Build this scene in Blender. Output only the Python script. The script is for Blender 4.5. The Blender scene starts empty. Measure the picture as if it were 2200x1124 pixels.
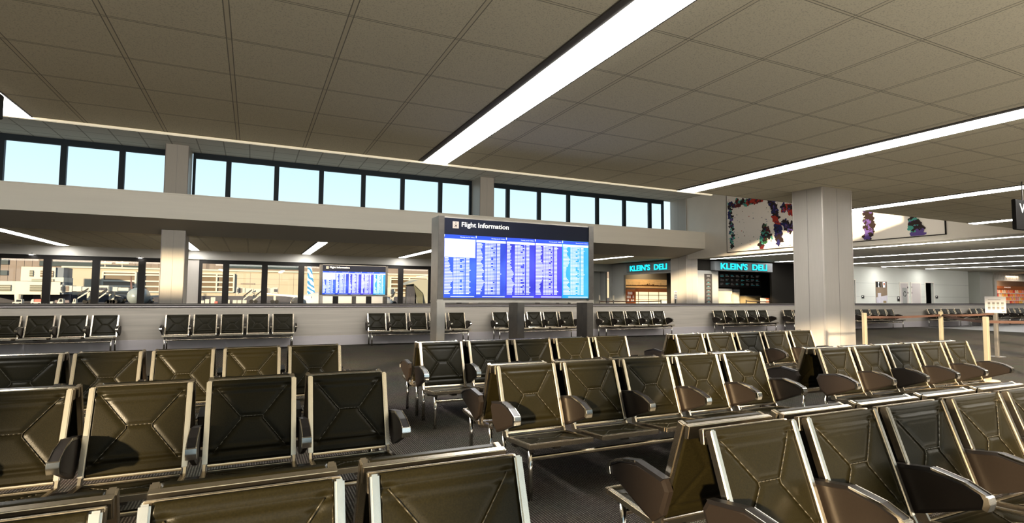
import bpy, math, random
from mathutils import Vector, Matrix
random.seed(7)
PI = math.pi
SC = bpy.context.scene
COL = SC.collection
# ------------------------------------------------------------------ camera model (2200 x 1124)
EYE = 1.5
FPX = 1176.5
yaw, pitch, roll = [math.radians(a) for a in (25.31, 3.44, 0.436)]
cF = Vector((math.sin(yaw)*math.cos(pitch), math.cos(yaw)*math.cos(pitch), math.sin(pitch)))
r0 = Vector((math.cos(yaw), -math.sin(yaw), 0))
u0 = r0.cross(cF)
cR = r0*math.cos(roll) + u0*math.sin(roll)
cU = -r0*math.sin(roll) + u0*math.cos(roll)
C0 = Vector((0, 0, EYE))
cam = bpy.data.objects.new('camera', bpy.data.cameras.new('camera'))
COL.objects.link(cam)
m3 = Matrix((cR, cU, -cF)).transposed()
cam.matrix_world = Matrix.Translation(C0) @ m3.to_4x4()
cam.data.sensor_fit = 'HORIZONTAL'
cam.data.sensor_width = 36
cam.data.lens = 36*FPX/2200
cam.data.clip_end = 2000
cam.data.clip_start = 0.05
SC.camera = cam


def ray(x, y):
    return cF + cR*((x-1100)/FPX) - cU*((y-562)/FPX)


def onY(x, y, Y):      # world point on the plane Y seen at photo pixel x, y (measuring helper)
    r = ray(x, y)
    return C0 + r*(Y/r.y)


def onX(x, y, X):
    r = ray(x, y)
    return C0 + r*(X/r.x)


# ------------------------------------------------------------------ materials
MATS = {}


def nt(name):
    m = bpy.data.materials.new(name)
    m.use_nodes = True
    t = m.node_tree
    return m, t, t.nodes['Principled BSDF'], t.nodes, t.links


def mat(name, col, rough=.5, metal=0., noise=None, bump=None, emit=None, spec=None, stretch=None, coat=0):
    """procedural principled material; noise=(scale, amount), bump=(scale, strength)"""
    m, t, b, N, L = nt(name)
    b.inputs['Base Color'].default_value = (*col, 1)
    b.inputs['Roughness'].default_value = rough
    b.inputs['Metallic'].default_value = metal
    if spec is not None:
        b.inputs['Specular IOR Level'].default_value = spec
    if coat:
        b.inputs['Coat Weight'].default_value = coat
    tc = N.new('ShaderNodeTexCoord')
    mp = N.new('ShaderNodeMapping')
    L.new(tc.outputs['Object'], mp.inputs['Vector'])
    if stretch:
        mp.inputs['Scale'].default_value = stretch
    if noise:
        n = N.new('ShaderNodeTexNoise')
        n.inputs['Scale'].default_value = noise[0]
        n.inputs['Detail'].default_value = 4
        L.new(mp.outputs[0], n.inputs['Vector'])
        mx = N.new('ShaderNodeMix')
        mx.data_type = 'RGBA'
        a = noise[1]
        mx.inputs['A'].default_value = (*[c*(1-a) for c in col], 1)
        mx.inputs['B'].default_value = (*[min(1, c*(1+a)) for c in col], 1)
        L.new(n.outputs['Fac'], mx.inputs['Factor'])
        L.new(mx.outputs['Result'], b.inputs['Base Color'])
    if bump:
        n2 = N.new('ShaderNodeTexNoise')
        n2.inputs['Scale'].default_value = bump[0]
        n2.inputs['Detail'].default_value = 3
        L.new(mp.outputs[0], n2.inputs['Vector'])
        bp = N.new('ShaderNodeBump')
        bp.inputs['Strength'].default_value = bump[1]
        bp.inputs['Distance'].default_value = .01
        L.new(n2.outputs['Fac'], bp.inputs['Height'])
        L.new(bp.outputs[0], b.inputs['Normal'])
    if emit:
        b.inputs['Emission Color'].default_value = (*(emit[1] if len(emit) > 1 else col), 1)
        b.inputs['Emission Strength'].default_value = emit[0]
    MATS[name] = m
    return m


def glass(name, tint=(1, 1, 1), refl=.06):
    m, t, b, N, L = nt(name)
    out = N['Material Output']
    N.remove(b)
    tr = N.new('ShaderNodeBsdfTransparent')
    tr.inputs[0].default_value = (*tint, 1)
    gl = N.new('ShaderNodeBsdfGlossy')
    gl.inputs['Roughness'].default_value = .02
    mx = N.new('ShaderNodeMixShader')
    mx.inputs[0].default_value = refl
    L.new(tr.outputs[0], mx.inputs[1])
    L.new(gl.outputs[0], mx.inputs[2])
    L.new(mx.outputs[0], out.inputs[0])
    return m


def tile_mat(name, col, line, ox, oy, sx, sy, wx, wy, speck=.075):
    m, t, b, N, L = nt(name)
    tc = N.new('ShaderNodeTexCoord')
    sp = N.new('ShaderNodeSeparateXYZ')
    L.new(tc.outputs['Object'], sp.inputs[0])

    def mth(op, a, bb=None):
        n = N.new('ShaderNodeMath')
        n.operation = op
        for i, v in enumerate((a, bb)):
            if v is None:
                continue
            if isinstance(v, (int, float)):
                n.inputs[i].default_value = v
            else:
                L.new(v, n.inputs[i])
        return n.outputs[0]

    def lines(sock, o, s, w):
        f = mth('FRACT', mth('DIVIDE', mth('SUBTRACT', sock, o), s))
        d = mth('ABSOLUTE', mth('SUBTRACT', f, .5))          # .5 on the joint
        d = mth('MULTIPLY', mth('SUBTRACT', .5, d), s)       # metres from the joint
        return d
    dx = lines(sp.outputs[0], ox, sx, wx)
    dy = lines(sp.outputs[1], oy, sy, wy)
    lx = mth('LESS_THAN', dx, wx/2)
    ly = mth('LESS_THAN', dy, wy/2)
    ln = mth('MAXIMUM', lx, ly)
    ex = mth('MULTIPLY', mth('LESS_THAN', dx, wx/2+.012), mth('GREATER_THAN', dx, wx/2))
    ey = mth('MULTIPLY', mth('LESS_THAN', dy, wy/2+.010), mth('GREATER_THAN', dy, wy/2))
    ed = mth('MAXIMUM', ex, ey)
    n = N.new('ShaderNodeTexNoise')
    n.inputs['Scale'].default_value = 55
    n.inputs['Detail'].default_value = 2
    L.new(tc.outputs['Object'], n.inputs['Vector'])
    cr = N.new('ShaderNodeValToRGB')
    cr.color_ramp.elements[0].position = .36
    cr.color_ramp.elements[0].color = (*[c*(1-2.3*speck) for c in col], 1)
    cr.color_ramp.elements[1].position = .46
    cr.color_ramp.elements[1].color = (*col, 1)
    L.new(n.outputs['Fac'], cr.inputs[0])
    m1 = N.new('ShaderNodeMix')
    m1.data_type = 'RGBA'
    L.new(ln, m1.inputs['Factor'])
    L.new(cr.outputs[0], m1.inputs['A'])
    m1.inputs['B'].default_value = (*line, 1)
    m2 = N.new('ShaderNodeMix')
    m2.data_type = 'RGBA'
    L.new(ed, m2.inputs['Factor'])
    L.new(m1.outputs['Result'], m2.inputs['A'])
    m2.inputs['B'].default_value = (*[c*.42 for c in col], 1)
    L.new(m2.outputs['Result'], b.inputs['Base Color'])
    b.inputs['Roughness'].default_value = .9
    b.inputs['Specular IOR Level'].default_value = .1
    return m


def carpet_mat():
    m, t, b, N, L = nt('carpet')
    tc = N.new('ShaderNodeTexCoord')
    w = N.new('ShaderNodeTexWave')
    w.wave_type = 'BANDS'
    w.bands_direction = 'Y'
    w.inputs['Scale'].default_value = 20
    w.inputs['Distortion'].default_value = .6
    w.inputs['Detail'].default_value = 1
    w2 = N.new('ShaderNodeTexWave')
    w2.wave_type = 'BANDS'
    w2.bands_direction = 'X'
    w2.inputs['Scale'].default_value = 15
    w2.inputs['Distortion'].default_value = .6
    n = N.new('ShaderNodeTexNoise')
    n.inputs['Scale'].default_value = 26
    n.inputs['Detail'].default_value = 5
    n3 = N.new('ShaderNodeTexNoise')
    n3.inputs['Scale'].default_value = 1.6
    n3.inputs['Detail'].default_value = 3
    for q in (w, w2, n, n3):
        L.new(tc.outputs['Object'], q.inputs['Vector'])
    a = N.new('ShaderNodeMath')
    a.operation = 'MULTIPLY'
    L.new(w.outputs['Fac'], a.inputs[0])
    L.new(w2.outputs['Fac'], a.inputs[1])
    c = N.new('ShaderNodeMath')
    c.operation = 'MULTIPLY'
    L.new(a.outputs[0], c.inputs[0])
    L.new(n.outputs['Fac'], c.inputs[1])
    cr = N.new('ShaderNodeValToRGB')
    cr.color_ramp.elements[0].position = .05
    cr.color_ramp.elements[0].color = (.060, .054, .047, 1)
    cr.color_ramp.elements[1].position = .42
    cr.color_ramp.elements[1].color = (.40, .365, .31, 1)
    L.new(c.outputs[0], cr.inputs[0])
    mx = N.new('ShaderNodeMix')
    mx.data_type = 'RGBA'
    mx.blend_type = 'MULTIPLY'
    mx.inputs['Factor'].default_value = .3
    L.new(cr.outputs[0], mx.inputs['A'])
    L.new(n3.outputs['Color'], mx.inputs['B'])
    L.new(mx.outputs['Result'], b.inputs['Base Color'])
    b.inputs['Roughness'].default_value = .95
    b.inputs['Specular IOR Level'].default_value = .1
    bp = N.new('ShaderNodeBump')
    bp.inputs['Strength'].default_value = 1.
    bp.inputs['Distance'].default_value = .03
    L.new(c.outputs[0], bp.inputs['Height'])
    # upright pile: fibre normals scattered around the floor normal
    nf = N.new('ShaderNodeTexNoise')
    nf.inputs['Scale'].default_value = 700
    L.new(tc.outputs['Object'], nf.inputs['Vector'])
    v1 = N.new('ShaderNodeVectorMath')
    v1.operation = 'MULTIPLY_ADD'
    v1.inputs[1].default_value = (7, 7, 0)
    v1.inputs[2].default_value = (-3.5, -3.5, 0)
    L.new(nf.outputs['Color'], v1.inputs[0])
    v2 = N.new('ShaderNodeVectorMath')
    v2.operation = 'ADD'
    L.new(v1.outputs[0], v2.inputs[0])
    L.new(bp.outputs[0], v2.inputs[1])
    v3 = N.new('ShaderNodeVectorMath')
    v3.operation = 'NORMALIZE'
    L.new(v2.outputs[0], v3.inputs[0])
    L.new(v3.outputs[0], b.inputs['Normal'])
    return m


M = {}
M['carpet'] = carpet_mat()
CEIL = (.80, .745, .60)
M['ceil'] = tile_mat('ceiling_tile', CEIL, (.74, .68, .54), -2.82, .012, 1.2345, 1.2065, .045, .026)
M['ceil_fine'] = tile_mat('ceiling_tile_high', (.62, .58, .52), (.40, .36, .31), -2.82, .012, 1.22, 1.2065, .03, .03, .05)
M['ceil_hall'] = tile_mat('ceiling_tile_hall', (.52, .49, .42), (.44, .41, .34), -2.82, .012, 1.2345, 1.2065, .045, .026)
M['tilefloor'] = mat('pale_terrazzo', (.15, .145, .14), .35, noise=(30, .2))
M['artwall'] = mat('painted_art_wall', (.78, .73, .66), .6, noise=(1.2, .05))
M['wallw'] = mat('painted_wall', (.60, .58, .54), .6, noise=(1.2, .08), stretch=(.3, .3, 2))
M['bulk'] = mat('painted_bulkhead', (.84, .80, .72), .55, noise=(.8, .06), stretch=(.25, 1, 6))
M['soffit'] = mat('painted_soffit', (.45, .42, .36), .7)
M['halfw'] = mat('brushed_panel', (.49, .45, .40), .45, .1, noise=(1.6, .22), stretch=(.35, 1, 9), bump=(6, .03))
M['plinth'] = mat('plinth_metal', (.56, .52, .53), .45, .2, noise=(1, .12), stretch=(.4, 1, 6))
M['column'] = mat('column_cladding', (.47, .435, .39), .5, .05, noise=(40, .06), stretch=(1, 1, .04))
M['capdark'] = mat('cap_dark', (.035, .028, .024), .4)
M['capgrey'] = mat('cap_grey', (.25, .23, .22), .35, .5)
M['trim'] = mat('sunlit_cream_trim', (.85, .78, .62), .5, emit=(.45, (1, .88, .66)))  # warm emission imitates sun falling on the cream trim
M['frame_blue'] = mat('dark_blue_frame', (.012, .022, .032), .5)
M['frame_brown'] = mat('dark_bronze_frame', (.011, .008, .006), .5)
M['glass'] = glass('clear_glass', (1, 1, 1), .03)
M['glass_sky'] = glass('tinted_glass', (.97, .99, 1), .02)
M['diff'] = mat('light_diffuser', (1, 1, 1), .5, emit=(23.0, (1, .985, .95)))
M['recess'] = mat('recess_shade', (.10, .09, .08), .8)
M['hallwall'] = mat('hall_panel', (.74, .75, .69), .5, noise=(.5, .05))
M['dark'] = mat('dark_interior', (.034, .031, .027), .8, spec=.05)
M['greywall'] = mat('grey_panel', (.38, .38, .36), .55, noise=(.7, .06))
M['vinyl'] = mat('black_vinyl', (.0175, .0145, .0056), .35, noise=(160, .5), bump=(220, .06), spec=.21)
M['piping'] = mat('vinyl_piping', (.055, .048, .032), .38, spec=.5)
M['alu'] = mat('satin_aluminium', (.76, .69, .58), .26, 1., noise=(60, .08), stretch=(1, 1, .1))
M['chrome'] = mat('polished_chrome', (.80, .77, .72), .16, 1.)
M['armside'] = mat('brown_rubber', (.026, .019, .0145), .5, noise=(90, .15))
M['armtop'] = mat('black_rubber', (.018, .016, .016), .32)
M['beam'] = mat('dark_steel_beam', (.22, .20, .18), .3, .9)
M['fmetal'] = mat('brushed_steel', (.50, .47, .43), .33, .85, noise=(5, .18), stretch=(1, 1, 1), bump=(30, .04))
M['fdark'] = mat('dark_steel', (.16, .15, .14), .3, .85, noise=(7, .25))
M['navy'] = mat('navy_header', (.022, .026, .045), .5, spec=.15)
M['sgrey'] = mat('icon_plate', (.55, .48, .42), .5, emit=(.06, (.8, .72, .62)))
M['txtw'] = mat('sign_lettering', (.9, .88, .8), .5, emit=(.75, (1, .97, .88)))
M['ink'] = mat('black_ink', (.01, .01, .01), .6)


def emis(name, c, s=1.):
    m, t, b, N, L = nt(name)
    b.inputs['Base Color'].default_value = (*[x*.2 for x in c], 1)
    b.inputs['Emission Color'].default_value = (*c, 1)
    b.inputs['Emission Strength'].default_value = s
    b.inputs['Roughness'].default_value = .3
    return m


def emis_grad(name, c1, c2, s=1.):
    """screen glow varying over the screen, from a noise texture"""
    m, t, b, N, L = nt(name)
    tc = N.new('ShaderNodeTexCoord')
    n = N.new('ShaderNodeTexNoise')
    n.inputs['Scale'].default_value = 1.3
    L.new(tc.outputs['Object'], n.inputs['Vector'])
    cr = N.new('ShaderNodeValToRGB')
    cr.color_ramp.elements[0].position = .4
    cr.color_ramp.elements[1].position = .62
    cr.color_ramp.elements[0].color = (*c1, 1)
    cr.color_ramp.elements[1].color = (*c2, 1)
    L.new(n.outputs['Fac'], cr.inputs[0])
    L.new(cr.outputs[0], b.inputs['Emission Color'])
    b.inputs['Base Color'].default_value = (0, 0, 0, 1)
    b.inputs['Emission Strength'].default_value = s
    return m


M['scr'] = [emis_grad('screen_blue_%d' % i, a, b_) for i, (a, b_) in enumerate([
    ((.03, .10, .72), (.08, .20, .95)), ((.04, .09, .70), (.09, .18, .95)), ((.05, .06, .70), (.10, .12, .90)),
    ((.05, .05, .68), (.12, .10, .90)), ((.03, .42, .82), (.08, .55, .92))])]
M['scrtop'] = emis('screen_header_blue', (.03, .10, .78), 1)
M['scrw'] = emis('screen_white', (.80, .88, 1.), 1.15)
M['teal'] = emis('neon_teal', (.03, .72, .88), 1.3)
M['tealdk'] = mat('letter_outline', (.02, .12, .15), .4)
M['signbox'] = mat('sign_box_metal', (.26, .27, .28), .4, .3, noise=(2, .15))


# ------------------------------------------------------------------ mesh builder
class MB:
    def __init__(s):
        s.v, s.f, s.m = [], [], []

    def add(s, vs, fs, mi=0):
        n = len(s.v)
        s.v += [tuple(v) for v in vs]
        s.f += [tuple(i+n for i in f) for f in fs]
        s.m += [mi]*len(fs)
        return s

    def box(s, x0, y0, z0, x1, y1, z1, mi=0):
        vs = [(x, y, z) for z in (z0, z1) for y in (y0, y1) for x in (x0, x1)]
        return s.add(vs, [(0, 2, 3, 1), (4, 5, 7, 6), (0, 1, 5, 4), (2, 6, 7, 3), (0, 4, 6, 2), (1, 3, 7, 5)], mi)

    def hexa(s, a, b, mi=0):
        """a, b: quads (lists of 4 points) joined into a solid"""
        return s.add(list(a)+list(b), [(3, 2, 1, 0), (4, 5, 6, 7), (0, 1, 5, 4), (1, 2, 6, 5), (2, 3, 7, 6), (3, 0, 4, 7)], mi)

    def prism(s, poly, axis, a, b, mi=0):
        """poly in the two other axes, extruded along axis from a to b"""
        n = len(poly)

        def P(p, q):
            l = list(p)
            l.insert(axis, q)
            return tuple(l)
        vs = [P(p, a) for p in poly]+[P(p, b) for p in poly]
        fs = [tuple(range(n))[::-1], tuple(range(n, 2*n))]+[(i, (i+1) % n, n+(i+1) % n, n+i) for i in range(n)]
        return s.add(vs, fs, mi)

    def tube(s, p0, p1, r0, r1=None, n=12, mi=0):
        r1 = r0 if r1 is None else r1
        p0, p1 = Vector(p0), Vector(p1)
        d = (p1-p0).normalized()
        a = d.orthogonal().normalized()
        b = d.cross(a)
        vs = [p0+(a*math.cos(2*PI*i/n)+b*math.sin(2*PI*i/n))*r0 for i in range(n)] + \
             [p1+(a*math.cos(2*PI*i/n)+b*math.sin(2*PI*i/n))*r1 for i in range(n)]
        fs = [tuple(range(n))[::-1], tuple(range(n, 2*n))]+[(i, (i+1) % n, n+(i+1) % n, n+i) for i in range(n)]
        return s.add(vs, fs, mi)

    def quad(s, a, b, c, d, mi=0):
        return s.add([a, b, c, d], [(0, 1, 2, 3)], mi)

    def lathe(s, c, prof, n=16, mi=0, axis=2):
        vs, fs = [], []
        for r, h in prof:
            for i in range(n):
                a = 2*PI*i/n
                p = [math.cos(a)*r, math.sin(a)*r]
                p.insert(axis, h)
                vs.append((c[0]+p[0], c[1]+p[1], c[2]+p[2]))
        for k in range(len(prof)-1):
            for i in range(n):
                j = (i+1) % n
                fs.append((k*n+i, k*n+j, (k+1)*n+j, (k+1)*n+i))
        fs.append(tuple(range(n))[::-1])
        fs.append(tuple((len(prof)-1)*n+i for i in range(n)))
        return s.add(vs, fs, mi)

    def mesh(s, name, mats, smooth=False, bevel=0):
        me = bpy.data.meshes.new(name)
        me.from_pydata(s.v, [], s.f)
        for m in (mats if isinstance(mats, (list, tuple)) else [mats]):
            me.materials.append(m)
        me.polygons.foreach_set('material_index', s.m)
        if smooth:
            me.polygons.foreach_set('use_smooth', [True]*len(s.f))
        me.update()
        import bmesh
        bm = bmesh.new()
        bm.from_mesh(me)
        bmesh.ops.recalc_face_normals(bm, faces=bm.faces)
        if bevel:
            es = [e for e in bm.edges if len(e.link_faces) == 2 and e.calc_face_angle(0) > .5]
            bmesh.ops.bevel(bm, geom=es, offset=bevel, segments=2, affect='EDGES', clamp_overlap=True)
        bm.to_mesh(me)
        bm.free()
        return me

    def build(s, name, mats, parent=None, smooth=False, bevel=0, loc=None):
        o = bpy.data.objects.new(name, s.mesh(name, mats, smooth, bevel))
        COL.objects.link(o)
        if parent is not None:
            o.parent = parent
        if loc:
            o.location = loc
        return o


def tag(o, label=None, cat=None, group=None, kind=None):
    if label:
        o['label'] = label
    if cat:
        o['category'] = cat
    if group:
        o['group'] = group
    if kind:
        o['kind'] = kind
    return o


def empty(name, loc, label, cat, group=None, rz=0):
    o = bpy.data.objects.new(name, None)
    o.empty_display_size = .1
    COL.objects.link(o)
    o.location = loc
    o.rotation_euler = (0, 0, rz)
    return tag(o, label, cat, group)


def struct(name, mb, mats, label, cat='structure', **k):
    o = mb.build(name, mats, **k)
    return tag(o, label, cat, kind='structure')


def add_obj(name, me, parent=None):
    o = bpy.data.objects.new(name, me)
    COL.objects.link(o)
    if parent is not None:
        o.parent = parent
    return o


def copy_tree(o, parent=None):
    c = o.copy()
    COL.objects.link(c)
    c.parent = parent
    for ch in list(o.children):
        copy_tree(ch, c)
    return c


def text_mesh(s, size, extrude=.0, bold=0.):
    cu = bpy.data.curves.new('txt', 'FONT')
    cu.body = s
    cu.size = size
    cu.extrude = extrude
    cu.offset = bold
    cu.resolution_u = 3
    o = bpy.data.objects.new('txt', cu)
    COL.objects.link(o)
    dg = bpy.context.evaluated_depsgraph_get()
    me = bpy.data.meshes.new_from_object(o.evaluated_get(dg))
    bpy.data.objects.remove(o)
    bpy.data.curves.remove(cu)
    xs = [v.co.x for v in me.vertices]
    ys = [v.co.y for v in me.vertices]
    return me, (min(xs), max(xs), min(ys), max(ys))


def put_text(name, s, origin, right, up, width, height, m, parent, extrude=0., bold=0.):
    """lettering fitted into width x height, lower-left corner at origin"""
    me, (a, b, c, d) = text_mesh(s, 1., 0, bold)
    right, up = Vector(right).normalized(), Vector(up).normalized()
    nrm = right.cross(up)
    origin = Vector(origin)
    sx, sy = width/(b-a), height/(d-c)
    if extrude:
        me.materials.clear()
        import bmesh
        bm = bmesh.new()
        bm.from_mesh(me)
        r = bmesh.ops.extrude_face_region(bm, geom=bm.faces[:])
        for e in r['geom']:
            if isinstance(e, bmesh.types.BMVert):
                e.co.z += 1.
        bm.to_mesh(me)
        bm.free()
    for v in me.vertices:
        p = v.co.copy()
        v.co = origin+right*((p.x-a)*sx)+up*((p.y-c)*sy)+nrm*(p.z*extrude)
    me.materials.clear()
    me.materials.append(m)
    me.update()
    o = add_obj(name, me, parent)
    return o


# ------------------------------------------------------------------ the setting
XL, XR, YB = -46, 96, -5.0
ZC, YE = 4.54, 12.12            # main ceiling height and its far edge
YW = 16.62                      # half wall
YBK, YCOL, YCW = 31.3, 33.2, 34.8   # bulkhead, column fronts, clerestory
YWW = 46.5                      # window wall
XA = 31.06                      # art wall
ZF = 9.23                       # high ceiling

struct('floor', MB().box(XL, YB-1, -.3, 30.7, YWW+.3, 0), M['carpet'], 'dark grey textured carpet covering the lounge floor', 'floor')
struct('floor_hall', MB().box(30.7, YB-1, -.3, XR, YWW+.3, 0), M['tilefloor'], 'pale grey hard floor beyond the edge of the carpet', 'floor')
b = MB().box(XL, YB-.5, ZC, XR, YE, ZC+.25)
struct('ceiling', b, M['ceil'], 'suspended beige tile ceiling over the seating', 'ceiling')
b = MB().box(XL, YE+.02, ZF, XA+.3, YCW+.2, ZF+.2)
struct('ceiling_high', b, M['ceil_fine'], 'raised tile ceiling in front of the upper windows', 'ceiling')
b = MB().box(XL, 34.1, ZC, XA+2, YWW+.3, ZC+.2)
struct('ceiling_window_bay', b, M['ceil'], 'low tile ceiling over the window bay', 'ceiling')
b = MB().box(XA+.35, YE, ZC, XR, YWW+.3, ZC+.2)
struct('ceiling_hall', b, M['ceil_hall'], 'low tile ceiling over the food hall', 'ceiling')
# cream strip, its emission standing in for sunlight, along the edge of the main ceiling
struct('trim_1', MB().box(XL, YE, ZC-.035, 12.35, YE+.07, ZC+.02), M['trim'], 'thin cream strip along the edge of the main ceiling', 'trim')
# wall above the main ceiling edge with the unseen south clerestory that lets the sun reach the far wall
b = MB()
b.box(XL, YE-.15, ZC+.25, XA, YE, 6.75)
b.box(XL, YE-.15, 8.7, XA, YE, ZF+.2)
b.box(26.4, YE-.15, 6.75, XA, YE, 8.7)
for x in range(-40, 24, 8):
    b.box(x-.08, YE-.15, 6.75, x+.08, YE, 8.7)
struct('wall_upper_south', b, M['wallw'], 'wall rising above the main ceiling edge', 'wall')
# art wall
b = MB().box(XA, YE-.15, ZC-.12, XA+.35, YCOL-.01, ZF+.2)
struct('wall_right', b, M['artwall'], 'tall pale wall carrying the large abstract painting', 'wall')
# bulkhead + soffit
XBK = 30.95
b = MB().prism([(YBK, 5.08), (YBK, 6.30), (YCW+.2, 6.30), (YCW+.2, 4.75), (34.1, 4.54+.2), (34.1, 4.54), (YBK+.02, 5.08)], 0, XL, XA)
o = struct('wall_bulkhead', b, [M['bulk']], 'long pale bulkhead under the upper windows', 'wall')
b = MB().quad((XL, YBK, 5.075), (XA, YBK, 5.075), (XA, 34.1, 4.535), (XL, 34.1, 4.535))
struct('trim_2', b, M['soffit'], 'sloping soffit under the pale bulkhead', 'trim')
struct('trim_3', MB().box(XL, YBK-.05, 6.28, XA, YBK+.25, 6.345), M['bulk'], 'light lip along the top of the bulkhead', 'trim')
# window wall fascia + sill
b = MB().box(XL, YWW-.25, 3.90, 27.0, YWW+.3, ZC)
b.box(XL, YWW, 0, 27.0, YWW+.3, .35)
struct('wall_front', b, M['wallw'], 'pale fascia above the big windows', 'wall')
# half wall
b = MB().box(XL, YW, .28, 60, YW+.22, 1.09)
struct('wall_half', b, M['halfw'], 'long brushed half wall behind the wall benches', 'wall')
struct('baseboard_half', MB().box(XL, YW-.04, 0, 60, YW+.22, .28), M['plinth'], 'paler plinth at the foot of the half wall', 'baseboard')
b = MB()
b.box(XL, YW-.01, 1.09, 60, YW+.23, 1.105, 0)
b.box(XL, YW-.03, 1.105, 60, YW+.25, 1.13, 2)
b.box(XL, YW+.01, 1.13, 60, YW+.21, 1.152, 0)
b.box(XL, YW-.03, 1.152, 60, YW+.25, 1.185, 1)
b.box(XL, YW-.025, 1.185, 60, YW+.245, 1.197, 0)
struct('trim_4', b, [M['capdark'], M['capgrey'], M['plinth']], 'dark and grey striped cap rail on the half wall', 'trim')
# enclosing walls never seen
struct('wall_left', MB().box(XL-.3, YB, 0, XL, YWW, ZF), M['wallw'], 'end wall of the lounge', 'wall')
struct('wall_far_right', MB().box(XR, YB, 0, XR+.3, YWW, ZC), M['wallw'], 'far end wall of the hall', 'wall')
# south window wall behind the camera: unseen, piers and mullions placed to shade the seats
b = MB()
b.box(XL, YB-.3, 0, XR, YB, .12)
for x0, x1 in ((-46, -40), (-12.6, -11.75), (-9.9, -9.6), (-8.5, -7.0), (-5.42, -4.98), (-3.3, -2.7), (-1.4, -1.0), (1.62, 1.76), (4.2, 4.34), (6.8, 7.4), (9.6, 9.74), (13, 96), (-16.5, -16.3), (-20, -19.8), (-24, -23.8), (-30, -29.8)):
    b.box(x0, YB-.3, .12, x1, YB, ZC+.2)
struct('wall_back', b, M['frame_brown'], 'unseen window wall behind the seating, piers placed for their shadows', 'wall')


# ---- upper windows (clerestory)
def window_band(idx, x0, x1, z0, z1, Y, mulls, fm, gm, fr, mw, label, fd=.14):
    t = empty('window_%d' % idx, ((x0+x1)/2, Y, z0), label, 'window')
    t['kind'] = 'structure'
    cx = (x0+x1)/2
    b = MB()
    b.box(x0-cx, -fd, z1-fr-z0, x1-cx, .06, z1-z0)
    b.box(x0-cx, -fd, 0, x1-cx, .06, fr*.6)
    b.box(x0-cx, -fd, fr*.6, x0-cx+mw/2, .06, z1-z0-fr)
    b.box(x1-cx-mw/2, -fd, fr*.6, x1-cx, .06, z1-z0-fr)
    b.build('window_frame', fm, t)
    ms = [m for m in mulls if x0+.15 < m < x1-.15]
    for m in ms:
        MB().box(m-mw/2-cx, -fd, fr*.6, m+mw/2-cx, .06, z1-z0-fr).build('mullion', fm, t)
    es = [x0]+ms+[x1]
    for a, c in zip(es, es[1:]):
        MB().box(a+mw/2-cx, 0, fr*.6, c-mw/2-cx, .012, z1-z0-fr).build('pane', gm, t)
    return t


colx = [(-4.33, -3.27), (13.33, 14.33), (30.97, 32.1)]
up = [-8.6+2.46*k for k in range(-14, 17)]
ux = [-13.45+0*0]
mul_up = [-8.74, -6.40]
mu = []
sc_ = 34.8
for px, py in ((3, 340), (138, 340), (263, 350), (491, 380), (594, 390), (690, 400), (780, 410), (864, 420), (945, 425), (1090, 445), (1157, 450), (1220, 455), (1282, 460), (1340, 465), (1395, 468)):
    mu.append(onY(px, py, sc_).x)
pit = 2.5
mleft = [mu[0]-pit*k for k in range(1, 12)]
window_band(1, XL, -4.4, 6.1, ZF, YCW, sorted(mleft+mu[:3]), M['frame_blue'], M['glass_sky'], .30, .26, 'row of three large upper windows before the first column')
window_band(2, -3.2, 13.3, 6.1, ZF, YCW, mu[3:9], M['frame_blue'], M['glass_sky'], .30, .26, 'row of upper windows between the first and second columns')
window_band(3, 14.4, 30.0, 6.1, ZF, YCW, mu[9:], M['frame_blue'], M['glass_sky'], .30, .26, 'row of upper windows between the second column and the corner column')
# ---- big lower windows
ml = [-1.84+2.655*k for k in range(-14, 11)]
px0, px1 = onY(396, 600, YWW).x, onY(427, 600, YWW).x
window_band(4, XL, px0-.3, .35, 3.90, YWW, [m for m in ml if m < px0-1], M['frame_brown'], M['glass'], .28, .42, 'large lower windows showing the white annex and the grey airliner')
window_band(5, px1, 27.0, .35, 3.90, YWW, [m for m in ml if m > px1+.8], M['frame_brown'], M['glass'], .28, .42, 'large lower windows showing the white airliner and the bridge hood')
struct('wall_pier', MB().box(px0-.3, YWW-.12, .35, px1, YWW+.3, 3.90), M['column'], 'grey pier between the lower windows', 'wall')

# ---- columns
cl = ['beige clad column standing before the windows between the annex view and the cream hangar view',
      'beige clad column between the upper windows, behind the flight board',
      'beige clad column in the corner beside the deli']


def column(x0, x1, y0, y1, z1, label, seam=True):
    t = empty('column', ((x0+x1)/2, (y0+y1)/2, 0), label, 'column')
    w, d = (x1-x0)/2, (y1-y0)/2
    b = MB()
    c = .02
    b.box(-w, -d, 0, w, d, z1)
    b.build('shaft', M['column'], t)
    g = MB()
    for sx in (-1, 1):
        for sy in (-1, 1):
            g.box(sx*w-(.022 if sx > 0 else .008), sy*d-(.022 if sy > 0 else .008), 0, sx*w+(.008 if sx > 0 else .022), sy*d+(.008 if sy > 0 else .022), z1-.01)
    g.build('corner_trim', M['capgrey' if w < .55 else 'alu_soft'], t)
    s = MB()
    if seam:
        for yy in (-d-.003,):
            s.box(-.004, yy, 0, .004, yy+.005, z1-.02)
        s.box(-w-.003, -.004, 0, -w+.002, .004, z1-.02)
    if s.v:
        s.build('panel_seam', M['capgrey'], t)
    return t


M['alu_soft'] = mat('pale_corner_trim', (.62, .58, .53), .4, .4)
for (x0, x1), l in zip(colx, cl):
    column(x0, x1, YCOL, YCW+.2, ZF, l)
column(14.1, 15.36, 9.87, 10.78, ZC, 'wide beige clad column rising from the seats to the main ceiling')

# ------------------------------------------------------------------ strip lights
SEG = 1.87


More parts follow.
